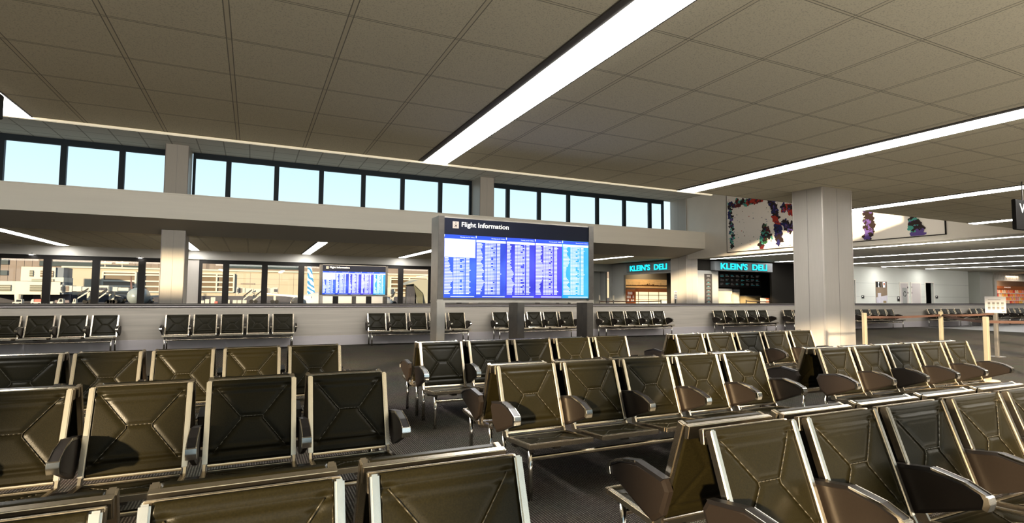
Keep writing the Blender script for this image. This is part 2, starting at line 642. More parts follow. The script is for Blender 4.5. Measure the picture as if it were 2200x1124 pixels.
def strip(x0, ya, yb, label, grp, seg=SEG, w=.54):
    """ya far end, yb near end (ya > yb)"""
    t = empty('strip_light', (x0+w/2, ya, ZC), label, 'ceiling light', grp)
    n = max(1, int(round((ya-yb)/seg)))
    sl = (ya-yb)/n
    b = MB()
    b.box(-w/2-.13, -(ya-yb), -.012, -w/2, 0, -.002)  # flat dark bands painted in for the shaded gap beside the light
    b.box(w/2, -(ya-yb), -.012, w/2+.03, 0, -.002)
    b.build('shade_border', M['recess'], t)
    for k in range(n):
        MB().box(-w/2, -(k+1)*sl+.008, -.018, w/2, -k*sl-.008, -.004).build('diffuser', M['diff'], t)
    return t


nm = ['strip light in the main ceiling showing only a white triangle above three upper windows', 'widest strip light in the main ceiling, above the flight board',
      'long strip light in the main ceiling ending above the corner column', 'strip light in the main ceiling meeting the top of the wide column',
      'short-looking strip light beyond the wide column, near the dark hanging sign']
for k, l in zip(range(-1, 4), nm):
    strip(3.46+7.6*k, YE-.02, [3.0, 1.0, -3.0, -3.0, -3.0][k+1], l, 'strip lights in the main ceiling')
for k, l in zip(range(4, 9), ['food hall strip light running just under the painting', 'food hall strip light second from the painting', 'food hall strip light third from the painting', 'food hall strip light fourth from the painting', 'last food hall strip light, closest to the snack store']):
    strip(3.46+7.6*k, 33.6, 6.0, l, 'strip lights in the food hall ceiling', seg=3.0, w=.4)
for k, l in zip(range(-2, 4), ['window bay strip light above the white annex view', 'window bay strip light touching the first column', 'window bay strip light above the distant flight board', 'window bay strip light partly hidden by the big flight board', None, 'window bay strip light between the near flight board and the deli sign']):
    if l:
        strip(3.46+7.6*k, 45.7, 34.5, l, 'strip lights in the window bay', seg=3.7)

# ------------------------------------------------------------------ tandem benches
PITCH, SW, NS = .625, .547, 5
LEN = PITCH*(NS-1)+SW


def seam_h(u, v):
    """height of the upholstery, four panels meeting at creased seams"""
    L1 = [((.06, .90), (.36, .53)), ((.94, .90), (.64, .53)), ((.36, .53), (.64, .53)), ((.06, .12), (.36, .49)), ((.94, .12), (.64, .49)), ((.36, .53), (.36, .49)), ((.64, .53), (.64, .49))]
    d = 9
    for (ax, ay), (bx, by) in L1:
        vx, vy = bx-ax, by-ay
        t = max(0, min(1, ((u-ax)*vx+(v-ay)*vy)/(vx*vx+vy*vy)))
        d = min(d, math.hypot(u-ax-t*vx, v-ay-t*vy))
    h = .008*(1-math.exp(-(d/.030)**2))
    h += .007*math.sin(PI*min(1, max(0, v)))*math.sin(PI*u)
    h += .0055*math.sin((v-.84)*70)*math.exp(-((v-.90)/.07)**2)
    h += .0060*math.sin((v-.14)*60)*math.exp(-((v-.13)/.06)**2)
    return h


SEAMS = [((.06, .90), (.36, .53)), ((.94, .90), (.64, .53)), ((.36, .53), (.64, .53)), ((.06, .12), (.36, .49)), ((.94, .12), (.64, .49)), ((.36, .53), (.36, .49)), ((.64, .53), (.64, .49))]


def panel(w, fn, nu=48, nv=50, both=False):
    """thin upholstered panel; fn(v, h) -> (y, z) centre line offset by h along the normal"""
    b = MB()
    vs, fs = [], []
    for side in (0, 1):
        for j in range(nv+1):
            for i in range(nu+1):
                u, v = i/nu, j/nv
                h = seam_h(u, v) if side == 0 else (-.022-seam_h(1-u, v)*.7 if both else -.022)
                y, z = fn(v, h)
                vs.append((u*w, y, z))
    n1 = (nu+1)*(nv+1)
    for j in range(nv):
        for i in range(nu):
            a = j*(nu+1)+i
            fs.append((a, a+1, a+nu+2, a+nu+1))
            fs.append((n1+a+nu+1, n1+a+nu+2, n1+a+1, n1+a))
    for i in range(nu):
        fs.append((n1+i, n1+i+1, i+1, i))
        a = nv*(nu+1)+i
        fs.append((a, a+1, n1+a+1, n1+a))
    for j in range(nv):
        a = j*(nu+1)
        fs.append((a, a+nu+1, n1+a+nu+1, n1+a))
        a = j*(nu+1)+nu
        fs.append((n1+a, n1+a+nu+1, a+nu+1, a))
    b.add(vs, fs)
    for (ax, ay), (bx, by) in SEAMS:
        pts = []
        for i in range(7):
            u, v = ax+(bx-ax)*i/6, ay+(by-ay)*i/6
            y, z = fn(v, seam_h(u, v)+.0048)
            pts.append((u*w, y, z))
        for p, q in zip(pts, pts[1:]):
            b.tube(p, q, .0032, n=6, mi=1)
    return b


YT, ZT, YBm, ZBm = -.085, .905, -.252, .425      # back top / bottom
RW = .031                                      # rail width
dy, dz = YT-YBm, ZT-ZBm
ln = math.hypot(dy, dz)
ny, nz = -dz/ln, dy/ln                         # outward normal of the back (towards the sitter)


def back_fn(v, h):
    vv = v*1.012
    return (YBm+dy*vv+ny*h, ZBm+dz*vv+nz*h)


SYR, SZR, SYF, SZF = -.285, .385, -.665, .418
sl_ = math.hypot(SYF-SYR, SZF-SZR)


def seat_fn(v, h):
    y = SYR+(SYF-SYR)*v
    z = SZR+(SZF-SZR)*v
    return (y, z+h-.012)


me_back = panel(SW-2*RW, back_fn, both=True).mesh('backrest', [M['vinyl'], M['piping']], smooth=True)
me_seat = panel(SW-2*RW, lambda v, h: seat_fn(v, h*.8), 30, 30).mesh('seat', [M['vinyl'], M['piping']], smooth=True)


def rail(x):
    b = MB()
    o1, o2 = .022, -.022
    ext = .005
    a = [(YBm-dy/ln*ext*2, ZBm-dz/ln*ext*2), (YT+dy/ln*ext, ZT+dz/ln*ext)]
    p = [(a[0][0]+ny*o1, a[0][1]+nz*o1), (a[1][0]+ny*o1, a[1][1]+nz*o1), (a[1][0]+ny*o2, a[1][1]+nz*o2), (a[0][0]+ny*o2, a[0][1]+nz*o2)]
    b.prism(p, 0, x, x+RW)
    return b


me_rl = rail(0).mesh('side_rail', M['alu'], bevel=.006)
me_rr = rail(SW-RW).mesh('side_rail', M['alu'], bevel=.006)
# rear top rail with the bolts
b = MB()
q = [(YT+ny*-.024, ZT+nz*-.024-.058), (YT+ny*-.024+.006, ZT+.004), (YT+ny*-.024+.036, ZT-.002), (YT+ny*-.024+.024, ZT-.064)]
b.prism(q, 0, .002, SW-.002)
for x in (.022, SW-.022):
    b.tube((x, YT+.025, ZT-.03), (x, YT+.052, ZT-.033), .010, .008, 8)
me_tr = b.mesh('top_rail', M['alu'], bevel=.003)
# bottom bar of the back
b = MB().tube((RW, YBm-.003, ZBm-.012), (SW-RW, YBm-.003, ZBm-.012), .011, n=8)
me_bb = b.mesh('lower_bar', M['alu'], smooth=False)
# seat frame
b = MB()


def seatbar(y0, z0, y1, z1, x0, x1, t=.034, w=.03):
    return MB().prism([(y0, z0), (y1, z1), (y1, z1-t), (y0, z0-t)], 0, x0, x1)


b = seatbar(SYR, SZR+.006, SYF, SZF+.006, 0, RW)
c = seatbar(SYR, SZR+.006, SYF, SZF+.006, SW-RW, SW)
b.add(c.v, c.f)
b.box(0, SYF-.028, SZF-.028, SW, SYF, SZF+.008)
b.box(RW, SYR, SZR-.028, SW-RW, SYR+.022, SZR+.004)
me_sf = b.mesh('seat_frame', M['alu'], bevel=.004)
# arm: faceted plate
AP = [(-.105, .590), (-.135, .640), (-.335, .668), (-.475, .640), (-.565, .600), (-.560, .548), (-.300, .440), (-.225, .415), (-.150, .470)]


def inset(poly, d):
    cx = sum(p[0] for p in poly)/len(poly)
    cy = sum(p[1] for p in poly)/len(poly)
    out = []
    for x, y in poly:
        L_ = math.hypot(x-cx, y-cy)
        out.append((x-(x-cx)/L_*d, y-(y-cy)/L_*d))
    return out


b = MB()
n = len(AP)
ins = inset(AP, .022)
AT = .021
rings = [(-AT, ins), (-AT+.008, AP), (AT-.008, AP), (AT, ins)]
vs = [(x, p[0], p[1]) for x, P_ in rings for p in P_]
fs = [tuple(range(n))[::-1], tuple(range(3*n, 4*n))]
for k in range(3):
    for i in range(n):
        j = (i+1) % n
        fs.append((k*n+i, k*n+j, (k+1)*n+j, (k+1)*n+i))
b.add(vs, fs)
me_arm = b.mesh('armrest', M['armside'])
# black top pad with bright front tip
b = MB()
top = [(-.135, .643), (-.335, .672), (-.475, .645), (-.562, .607)]
low = [(-.150, .628), (-.335, .656), (-.470, .630), (-.548, .594)]
for i in range(3):
    b.hexa([(-.026, *low[i]), (.026, *low[i]), (.026, *low[i+1]), (-.026, *low[i+1])],
           [(-.022, *top[i]), (.022, *top[i]), (.022, *top[i+1]), (-.022, *top[i+1])])
me_cap = b.mesh('arm_pad', M['armtop'])
b = MB()
pp = [(-.538, .614), (-.572, .604), (-.578, .575), (-.566, .538), (-.545, .546), (-.552, .585)]
b.prism(pp, 0, -.0285, .0285)
for sgn in (-1, 1):
    b.prism([(-.340, .664), (-.340, .675), (-.478, .649), (-.562, .612), (-.560, .600), (-.474, .636)], 0, sgn*.0225, sgn*.0275)
me_tip = b.mesh('arm_tip', M['chrome'], bevel=.002)
me_leg = MB().tube((0, 0, .004), (0, 0, .40), .0185, n=16).mesh('leg', M['chrome'], smooth=False)
for p in me_leg.polygons:
    p.use_smooth = len(p.vertices) == 4
X0L, X1L = .055, LEN-.055
me_b1 = MB().tube((X0L, -.615, .305), (X1L, -.615, .305), .018, n=16).mesh('front_beam', M['alu'])
me_b2 = MB().box(X0L-.02, -.37, .325, X1L+.02, -.31, .372).mesh('rear_beam', M['beam'], bevel=.004)
me_brk = MB().box(SW/2-.03, -.62, .352, SW/2+.03, -.30, .372).mesh('seat_bracket', M['beam'], bevel=.003)
me_leb = MB().box(-.016, -.63, .350, .016, -.12, .380).mesh('leg_bracket', M['beam'], bevel=.003)
me_bkb = MB().hexa([(-.008, -.235, .372), (.008, -.235, .372), (.008, -.30, .372), (-.008, -.30, .372)],
                   [(-.008, -.225, .43), (.008, -.225, .43), (.008, -.27, .43), (-.008, -.27, .43)]).mesh('back_bracket', M['alu'])


def make_bench():
    t = empty('tandem_bench', (0, 0, 0), 'x', 'bench')
    for k in range(5):
        x = k*PITCH
        o = add_obj('backrest', me_back, t)
        o.location = (x+RW, 0, 0)
        for me in (me_rl, me_rr, me_tr, me_bb):
            c_ = add_obj(me.name.split('.')[0], me, o)
            c_.location = (-RW, 0, 0)
        s = add_obj('seat', me_seat, t)
        s.location = (x+RW, 0, 0)
        c_ = add_obj('seat_frame', me_sf, s)
        c_.location = (-RW, 0, 0)
        c_ = add_obj('seat_bracket', me_brk, s)
        c_.location = (-RW, 0, 0)
        for xx in (.013, SW-.013):
            c_ = add_obj('back_bracket', me_bkb, o)
            c_.location = (xx-RW, 0, 0)
    for k in range(6):
        a = add_obj('armrest', me_arm, t)
        a.location = (k*PITCH-(PITCH-SW)/2, 0, 0)
        add_obj('arm_pad', me_cap, a)
        add_obj('arm_tip', me_tip, a)
    for x in (X0L, X1L):
        for y in (-.60, -.14):
            l = add_obj('leg', me_leg, t)
            l.location = (x, y, 0)
    for x in (X0L, X1L):
        add_obj('leg_bracket', me_leb, t).location = (x, 0, 0)
    for me in (me_b1, me_b2):
        add_obj(me.name, me, t)
    return t


proto = make_bench()
first = [True]


def bench(x0, yc, far, label, grp):
    o = proto if first[0] else copy_tree(proto)
    first[0] = False
    o.location = (x0+LEN, yc, 0) if far else (x0, yc, 0)
    o.rotation_euler = (0, 0, PI if far else 0)
    o['label'] = label
    o['group'] = grp
    return o


rows = [(1.925, 'nearest row'), (4.235, 'second row'), (6.545, 'third row')]
blocks = [(-2.125, 'left block'), (1.825, 'middle block'), (5.775, 'right block')]
desc = {
    (0, 0): 'first-row bench with its end seat beside the open aisle',
    (0, 1): 'first-row bench with big brown armrests below the wide column',
    (1, 0): 'second-row bench whose two aisle-side seats are in shade',
    (1, 1): 'second-row bench with its front legs and beam in full view',
    (1, 2): 'second-row bench just in front of the gold barrier posts',
    (2, 0): 'third-row bench before the long half wall, only its end seats shaded',
    (2, 1): 'third-row bench directly before the big flight board',
    (2, 2): 'third-row bench at the foot of the wide column'}
for ri, (yc, rn) in enumerate(rows):
    for bi, (x0, bn) in enumerate(blocks):
        if ri == 0 and bi == 2:
            continue
        if ri == 0 and bi == 0:
            x0 -= .014
        bench(x0, yc, False, 'black vinyl front-facing '+desc[(ri, bi)], 'back-to-back benches on the carpet')
        bench(x0, yc, True, 'turned-away twin of the '+desc[(ri, bi)], 'back-to-back benches on the carpet')
wl = ['below the window view of the white annex', 'directly under the first column', 'passing behind the outer post of the big flight board', 'seen between the posts of the big flight board',
      'below the side opening of the deli', 'below the deli menu board', 'half hidden by the wide column on the deli side', 'half hidden by the wide column on the hall side',
      'behind the belt between two gold posts', 'just behind the small sign stand', 'beyond the sign stand below the snack store']
for x0, l in zip((-6.0, -1.98, 3.08, 7.08, 11.15, 16.7, 20.75, 25.5, 31.5, 35.5, 39.6), wl):
    bench(x0, YW-.06, False, 'black bench against the half wall, ' + l, 'benches along the half wall')


# ------------------------------------------------------------------ flight information boards
def fids(loc, label):
    t = empty('flight_information_board', loc, label, 'flight board', 'flight information boards')
    W, D, H, ZB = 3.70, .47, 3.07, 1.37
    fr = .125
    # steel casing: left side panel, front frame strips, top
    b = MB()
    b.box(0, .012, ZB, fr, D, H, 0)
    b.box(W-fr, .012, ZB, W, D, H, 0)
    b.box(fr, .03, H-.03, W-fr, D, H, 0)
    b.box(fr, .06, ZB, W-fr, D, H-.03, 1)
    b.build('casing', [M['fmetal'], M['fdark']], t, bevel=.004)
    for x in (0, W-fr):
        MB().box(x, 0, ZB+.02, x+fr, .012, H).build('front_frame', M['fdark'], t)
    MB().box(-.006, .03, ZB-.045, W+.006, D+.005, ZB).build('collar', M['fmetal'], t, bevel=.004)
    for x, in ((0,), (1.78,), (W-.17,)):
        MB().box(x, .02, 0, x+.17, D-.01, ZB-.045).build('post', M['fdark'] if x > 1 else M['fmetal'], t, bevel=.006)
    hd = MB().box(fr, .02, 2.715, W-fr, .06, H-.03).build('header_panel', M['navy'], t)
    put_text('lettering', 'Flight Information', (.50, .018, 2.845), (1, 0, 0), (0, 0, 1), 1.06, .130, M['txtw'], hd, bold=.012)
    ic = MB().box(.305, .014, 2.835, .435, .02, 2.975).build('icon_plate', M['sgrey'], hd)
    # plane and clock pictogram
    b = MB()
    cx, cz = .372, 2.888

    def rp(x, z, a=-PI/4, s=.034):
        return (cx+(x*math.cos(a)-z*math.sin(a))*s, .0125, cz+(x*math.sin(a)+z*math.cos(a))*s)
    shape = [(-.12, -1), (.12, -1), (.16, .2), (.1, 1.1), (0, 1.25), (-.1, 1.1), (-.16, .2)]
    b.add([rp(*p) for p in shape], [tuple(range(len(shape)))])
    for s in (1, -1):
        w = [(.1*s, .45), (1.05*s, -.25), (1.05*s, -.45), (.1*s, -.05)]
        b.add([rp(*p) for p in w], [(0, 1, 2, 3)])
        w = [(.08*s, -.7), (.45*s, -.95), (.45*s, -1.1), (.08*s, -.95)]
        b.add([rp(*p) for p in w], [(0, 1, 2, 3)])
    for k in range(10):
        a0, a1 = 2*PI*k/10, 2*PI*(k+1)/10
        b.quad((cx-.002+.016*math.cos(a0), .0125, 2.945+.016*math.sin(a0)), (cx-.002+.016*math.cos(a1), .0125, 2.945+.016*math.sin(a1)),
               (cx-.002+.011*math.cos(a1), .0125, 2.945+.011*math.sin(a1)), (cx-.002+.011*math.cos(a0), .0125, 2.945+.011*math.sin(a0)))
    b.build('pictogram', M['ink'], ic)
    sw = (W-2*fr)/5
    rnd = random.Random(3)
    for i in range(5):
        x = fr+i*sw
        s = MB().box(x+.006, .02, 1.425, x+sw-.006, .06, 2.705).build('screen', M['scr'][i], t)
        MB().box(x+.008, .017, 2.630, x+sw-.008, .02, 2.700).build('title_bar', M['scrtop'], s)
        b = MB()

        def bar(u0, u1, z0, z1):
            b.quad((x+u0*sw, .0155, z0), (x+u1*sw, .0155, z0), (x+u1*sw, .0155, z1), (x+u0*sw, .0155, z1))
        bar(.015, .985, 2.572, 2.622)
        bar(-.006, .02, 2.655, 2.705)
        zt = 2.560
        if i == 0:
            b.quad((x+.012, .0150, 2.245), (x+sw-.012, .0150, 2.245), (x+sw-.012, .0150, 2.60), (x+.012, .0150, 2.60))
            zt = 2.235
        rh = .0298
        nr = int((zt-1.485)/rh)
        wn = .12
        for r_ in range(nr):
            z1 = zt-r_*rh
            z0 = z1-.0165
            wn = max(.08, min(.24, wn+rnd.uniform(-.05, .05)))
            bar(.03, .05+wn, z0, z1)
            bar(.30, .385, z0, z1)
            bar(.395, .47, z0, z1)
            bar(.478, .565 if rnd.random() > .25 else .50, z0, z1)
            if rnd.random() > .2:
                bar(.575, .61, z0, z1)
            bar(.625, .65, z0, z1)
            bar(.69, .80+(rnd.random() > .93)*.04, z0, z1)
        bar(.22, .96, 1.443, 1.458)
        b.build('flight_rows', M['scrw'], s)
        put_text('date_lettering', 'Thursday, June 24  10:45am', (x+.50*sw, .0145, 2.647), (1, 0, 0), (0, 0, 1), .46*sw, .026, M['scrw'], s, bold=.02)
    return t


fids((3.33, 10.5, 0), 'large steel flight information board with blue screens behind the middle benches')
fids((3.33, 31.6, 0), 'distant flight information board with blue screens, seen beyond the half wall')

# ------------------------------------------------------------------ painting (abstract stand-in)
M['canvas'] = mat('canvas', (.86, .80, .74), .7)
pc = {'ink': (.035, .022, .022), 'navy': (.03, .03, .13), 'red': (.45, .05, .03), 'maroon': (.13, .02, .02), 'teal': (.09, .36, .30), 'violet': (.14, .09, .30), 'green': (.04, .14, .06)}
M['paint'] = [mat('paint_'+k, v, .6) for k, v in pc.items()]
pk = list(pc)
t = empty('wall_painting', (XA-.06, 22, 4.67), 'huge white canvas with splattered dark, blue, red and green paint high on the wall', 'painting')
MB().box(0, 15.27-22, 0, .05, 29.08-22, 4.35).build('canvas', M['canvas'], t)
rnd = random.Random(11)
b = MB()
bn = [0]


def blob(px, py, r, col, ragged=.28, sy=1.):
    r = r*.50
    p = onX(px, py, XA-.06)
    y, z = p.y-22, p.z-4.67
    if not (-6.7 < y < 7.0 and .02 < z < 4.3):
        return
    bn[0] += 1
    n = 20
    k = -.0015-.00006*bn[0]
    vs = []
    for i in range(n):
        a = 2*PI*i/n
        rr = r*(1+rnd.uniform(-ragged, ragged)+.3*math.sin(3*a+r*90))
        vs.append((k, max(-6.7, min(7.0, y+rr*math.cos(a))), max(.02, min(4.32, z+rr*sy*math.sin(a)))))
    b.add([(k, y, z)]+vs, [(0, i+1, (i+1) % n+1) for i in range(n)], pk.index(col))


def streak(x0, y0, x1, y1, n, r, cols, jx=4, jy=4):
    for i in range(n):
        s_ = (i+rnd.random())/n
        blob(x0+(x1-x0)*s_+rnd.uniform(-jx, jx), y0+(y1-y0)*s_+rnd.uniform(-jy, jy), r*rnd.uniform(.45, 1.25), rnd.choice(cols))


streak(1567, 436, 1575, 530, 70, .22, ['ink', 'ink', 'violet', 'teal', 'navy'], 4, 3)
streak(1569, 440, 1628, 430, 46, .30, ['ink', 'teal', 'navy', 'ink', 'maroon'], 4, 5)
streak(1604, 438, 1640, 428, 18, .25, ['maroon', 'red'], 3, 3)
streak(1656, 425, 1668, 468, 60, .34, ['ink', 'navy', 'ink', 'violet'], 4, 3)
streak(1665, 468, 1672, 492, 24, .34, ['red', 'navy', 'red'], 4, 3)
streak(1670, 488, 1676, 522, 40, .34, ['navy', 'navy', 'ink'], 4, 3)
streak(1648, 486, 1635, 530, 46, .30, ['ink', 'maroon', 'teal', 'green', 'navy'], 7, 3)
streak(1640, 500, 1660, 512, 16, .24, ['teal', 'ink'], 3, 3)
streak(1682, 446, 1704, 452, 34, .34, ['ink', 'ink', 'navy', 'violet', 'red'], 3, 6)
streak(1684, 482, 1704, 490, 34, .30, ['navy', 'violet', 'ink', 'ink'], 4, 9)
streak(1864, 450, 1868, 510, 46, .36, ['ink', 'ink', 'ink', 'violet'], 7, 3)
streak(1966, 470, 1974, 512, 36, .36, ['ink', 'ink', 'green', 'violet', 'teal'], 9, 3)
for i in range(110):
    blob(rnd.uniform(1563, 1700), rnd.uniform(428, 535), rnd.uniform(.02, .07), rnd.choice(pk), .3)
tag(b.build('paint_splatter', M['paint'], t), kind='stuff')
b = MB()
b.box(-.012, 15.22-22, -.04, .05, 15.27-22, 4.35).box(-.012, 29.08-22, -.04, .05, 29.11-22, 4.35).box(-.012, 15.22-22, -.04, .05, 29.11-22, 0)
b.build('edge_trim', M['frame_brown'], t)

# ------------------------------------------------------------------ deli and hall walls
XD, YH, YP = 32.0, 34.4, 44.5
dA, dB = onY(1276, 583, YP), onY(1311, 583, YP)
b = MB()
b.box(27.0, YP, 0, dA.x, YP+.2, ZC)
b.box(dA.x, YP, dA.z, dB.x, YP+.2, ZC)
b.box(dB.x, YP, 0, XD, YP+.2, ZC)
b.box(27.0, YP, 0, 27.2, YWW+.3, ZC)
struct('wall_passage', b, M['greywall'], 'grey wall with a doorway between the windows and the deli', 'wall')
b = MB().box(dA.x-.2, YP+1.1, 0, dB.x+.4, YP+1.2, ZC).box(dB.x-.45, YP+.2, 0, dB.x-.4, YP+1.1, 3.9)
struct('door_1', b, M['greywall'], 'recessed doorway beside the side opening of the deli', 'door')
# deli wall facing left (plane X = XD): opening between yA (far) and corner
pA = onX(1340, 589, XD)
pT = onX(1340, 569, XD)
pB = onX(1449, 586, XD)
b = MB()
b.box(XD, pA.y, 0, XD+.2, YP+.2, ZC)
b.box(XD, YH, pB.z, XD+.2, pA.y, ZC)
struct('wall_deli_side', b, M['greywall'], 'grey deli wall facing the windows', 'wall')
# back of the deli interior
b = MB()
b.box(XD+.2, YP, 0, 42, YP+.2, ZC, 0)
b.box(XD, YH, 0, XD, YH, 0)
struct('wall_deli_back', b, [M['greywall'], M['dark']], 'back wall inside the deli', 'wall')
struct('wall_deli_inner', MB().box(33.5, 38.2, 0, 50, 38.4, ZC), M['dark'], 'dark inner wall behind the deli counter', 'wall')


def board(name, x0, y0, x1, y1, Y, m, label, cat, d=.06, parent=None):
    """flat thing on a wall of constant Y given by photo corners; local origin at its lower left"""
    p, q = onY(x0, y1, Y), onY(x1, y0, Y)
    w, h = q.x-p.x, q.z-p.z
    t = empty(name, (p.x, Y, p.z), label, cat)
    return t, w, h


# sign box on the side wall
M['sunsetc'] = mat('sunset_print', (.72, .48, .22), .6, noise=(2.2, .35), stretch=(1, 1, 4), emit=(.25, (.9, .6, .28)))


def deli_sign(face, label):
    """face = (origin, right, up) lower-left corner of the box; builds box + letters"""
    o, r, n, w, h, dep = face
    t = empty('deli_sign', o, label, 'shop sign', 'deli signs')
    r = Vector(r)
    up_ = Vector((0, 0, 1))
    nn = r.cross(up_)
    P = [Vector((0, 0, 0)), r*w, r*w+up_*h, up_*h]
    MB().hexa([p for p in P], [p-nn*dep for p in P]).build('sign_box', M['signbox'], t, bevel=.01)
    for i, (nm_, mm, off, gx) in enumerate((('letter_outline', M['tealdk'], .02, .02), ('lettering', M['teal'], .05, 0.))):
        put_text(nm_, "KLEIN'S  DELI", Vector((0, 0, 0))+r*(w*.09+(-.02 if i == 0 else 0))+up_*(h*(.13 if i else .095))+nn*.01, r, up_, w*.80+(.04 if i == 0 else 0), h*(.72 if i else .79), mm, t, extrude=off, bold=.03 if i else .05)
    return t


s1a, s1b = onX(1346, 586, XD-.25), onX(1446, 582, XD-.25)
s1t = onX(1346, 569, XD-.25)
deli_sign(((XD-.25, s1a.y+.0, s1a.z), (0, -1, 0), None, s1a.y-s1b.y, s1t.z-s1a.z, .24), 'glowing teal KLEIN\'S DELI sign over the side opening, above the lit bakery case')
s2a, s2b, s2t = onY(1536, 581, YH-.5), onY(1660, 585, YH-.5), onY(1536, 561, YH-.5)
deli_sign(((s2a.x, YH-.5, s2a.z), (1, 0, 0), None, s2b.x-s2a.x, s2t.z-s2a.z, .49), 'glowing teal KLEIN\'S DELI sign over the front counter, above the dark menu board')
# front deli wall plane Y = YH
o0, o1, o2 = onY(1543, 584, YH), onY(1655, 588, YH), onY(1500, 581, YH)
xr0 = onY(1835, 600, YH).x
b = MB()
b.box(32.1, YH, o2.z, o0.x, YH+.2, ZC, 1)
b.box(32.1, YH, 0, o0.x, YH+.2, o2.z, 0)
b.box(o0.x, YH, s2a.z-.05, 43.6, YH+.2, ZC, 1)
b.box(42.0, YH, 0, 43.6, YH+.2, s2a.z-.05, 1)
b.box(43.6, YH, 0, 50, YH+.2, ZC, 1)
struct('wall_deli_front', b, [M['greywall'], M['dark']], 'dark deli front with a pale panel beside the corner column', 'wall')
# menu strip on the pale panel
M['menu'] = mat('menu_board', (.055, .05, .048), .5)
M['menutxt'] = mat('menu_lettering', (.22, .21, .20), .5, emit=(.10, (.7, .68, .65)))
M['menuteal'] = mat('menu_teal', (.1, .45, .48), .5, emit=(.2, (.1, .5, .55)))
t, w, h = board('menu_sign', 1514, 589, 1529, 651, YH-.02, None, 'tall narrow dark menu strip on the pale panel beside the deli counter', 'menu')
MB().box(0, -.03, -.9, w, 0, h).build('menu_board', M['menu'], t)
b = MB()
for k in range(7):
    z = h-.42-k*.32
    for j, ww in enumerate((.25, .55, .62)):
        z0 = z-j*.085
        b.quad((w/2-w*ww/2, -.034, z0), (w/2+w*ww/2, -.034, z0), (w/2+w*ww/2, -.034, z0+.035), (w/2-w*ww/2, -.034, z0+.035), 1 if j == 0 and k else 0)
b.quad((w*.28, -.034, h-.22), (w*.72, -.034, h-.22), (w*.72, -.034, h-.1), (w*.28, -.034, h-.1))
b.build('menu_lettering', [M['menutxt'], M['menuteal']], t)
# menu boards above the counter inside
YI = 38.1
t, w, h = board('menu_sign', 1544, 590, 1634, 617, YI, None, 'wide dark menu board with rows of small text above the deli counter', 'menu')
MB().box(0, -.05, 0, w, 0, h).build('menu_board', M['menu'], t)
b = MB()
rnd = random.Random(5)
for cidx in range(8):
    for r_ in range(3):
        x = (.03+cidx*.12)*w
        z = h-.16-r_*h*.3
        for j in range(3):
            ww = rnd.uniform(.04, .09)*w
            b.quad((x, -.055, z-j*.075), (x+ww, -.055, z-j*.075), (x+ww, -.055, z-j*.075+.03), (x, -.055, z-j*.075+.03), int(rnd.random() > .85))
b.build('menu_lettering', [M['menutxt'], M['menuteal']], t)
# cream cabinet/fridge and tan panel under the menu
M['cream'] = mat('cream_panel', (.62, .56, .45), .5, noise=(3, .1), stretch=(.3, 1, 4))
M['tan'] = mat('tan_panel', (.36, .29, .17), .6)
for x0, x1, yt, Yq, mm, nm_, lab in ((1545, 1573, 620, 37.0, M['cream'], 'refrigerator_cabinet', 'cream cabinet with a steel top under the deli menu board'),
                                (1576, 1589, 622, 37.6, M['cream'], 'wall_cabinet', 'narrow cream cabinet beside the wider one in the deli')):
    p, q = onY(x0, yt, Yq), onY(x1, yt, Yq)
    t = empty(nm_, ((p.x+q.x)/2, Yq+.25, 0), lab, 'cabinet')
    hw = (q.x-p.x)/2
    MB().box(-hw, -.25, 0, hw, .25, p.z-.25).build('cabinet_body', mm, t, bevel=.01)
    MB().box(-hw, -.26, p.z-.25, hw, .25, p.z).build('cabinet_top', M['signbox'], t, bevel=.01)
    MB().box(hw-.14, -.30, 1.0, hw-.10, -.25, 1.7).build('handle', M['alu'], t)
p, q = onY(1590, 636, 37.9), onY(1624, 636, 37.9)
t = empty('counter', ((p.x+q.x)/2, 37.6, 0), 'tan service counter at the back of the deli', 'counter')
hw = (q.x-p.x)/2
MB().box(-hw, -.3, 0, hw, .3, 1.5).build('counter_body', M['tan'], t)
MB().box(-hw-.03, -.33, 1.5, hw+.03, .33, 1.56).build('worktop', M['signbox'], t)
# display of leaflets on the front counter
M['posterw'] = mat('poster_paper', (.62, .58, .55), .6)
M['posterr'] = mat('poster_red', (.50, .13, .05), .6)
p, q = onY(1641, 640, YH+.8), onY(1668, 652, YH+.8)
t = empty('snack_display', ((p.x+q.x)/2, YH+.9, 0), 'slanted snack display with orange and white packets at the deli counter', 'display')
w = (q.x-p.x)/2
MB().hexa([(-w, -.3, 0), (w, -.3, 0), (w, .3, 0), (-w, .3, 0)], [(-w, -.25, p.z-.1), (w*.85, -.25, p.z-.1), (w*.7, .3, p.z), (-w, .3, p.z)]).build('display_body', M['posterw'], t)
b = MB()
for k in range(3):
    b.box(-w+.02, -.33, p.z-.12-k*.28, w*.8, -.29, p.z-.03-k*.28)
b.build('shelf_strip', M['posterr'], t)

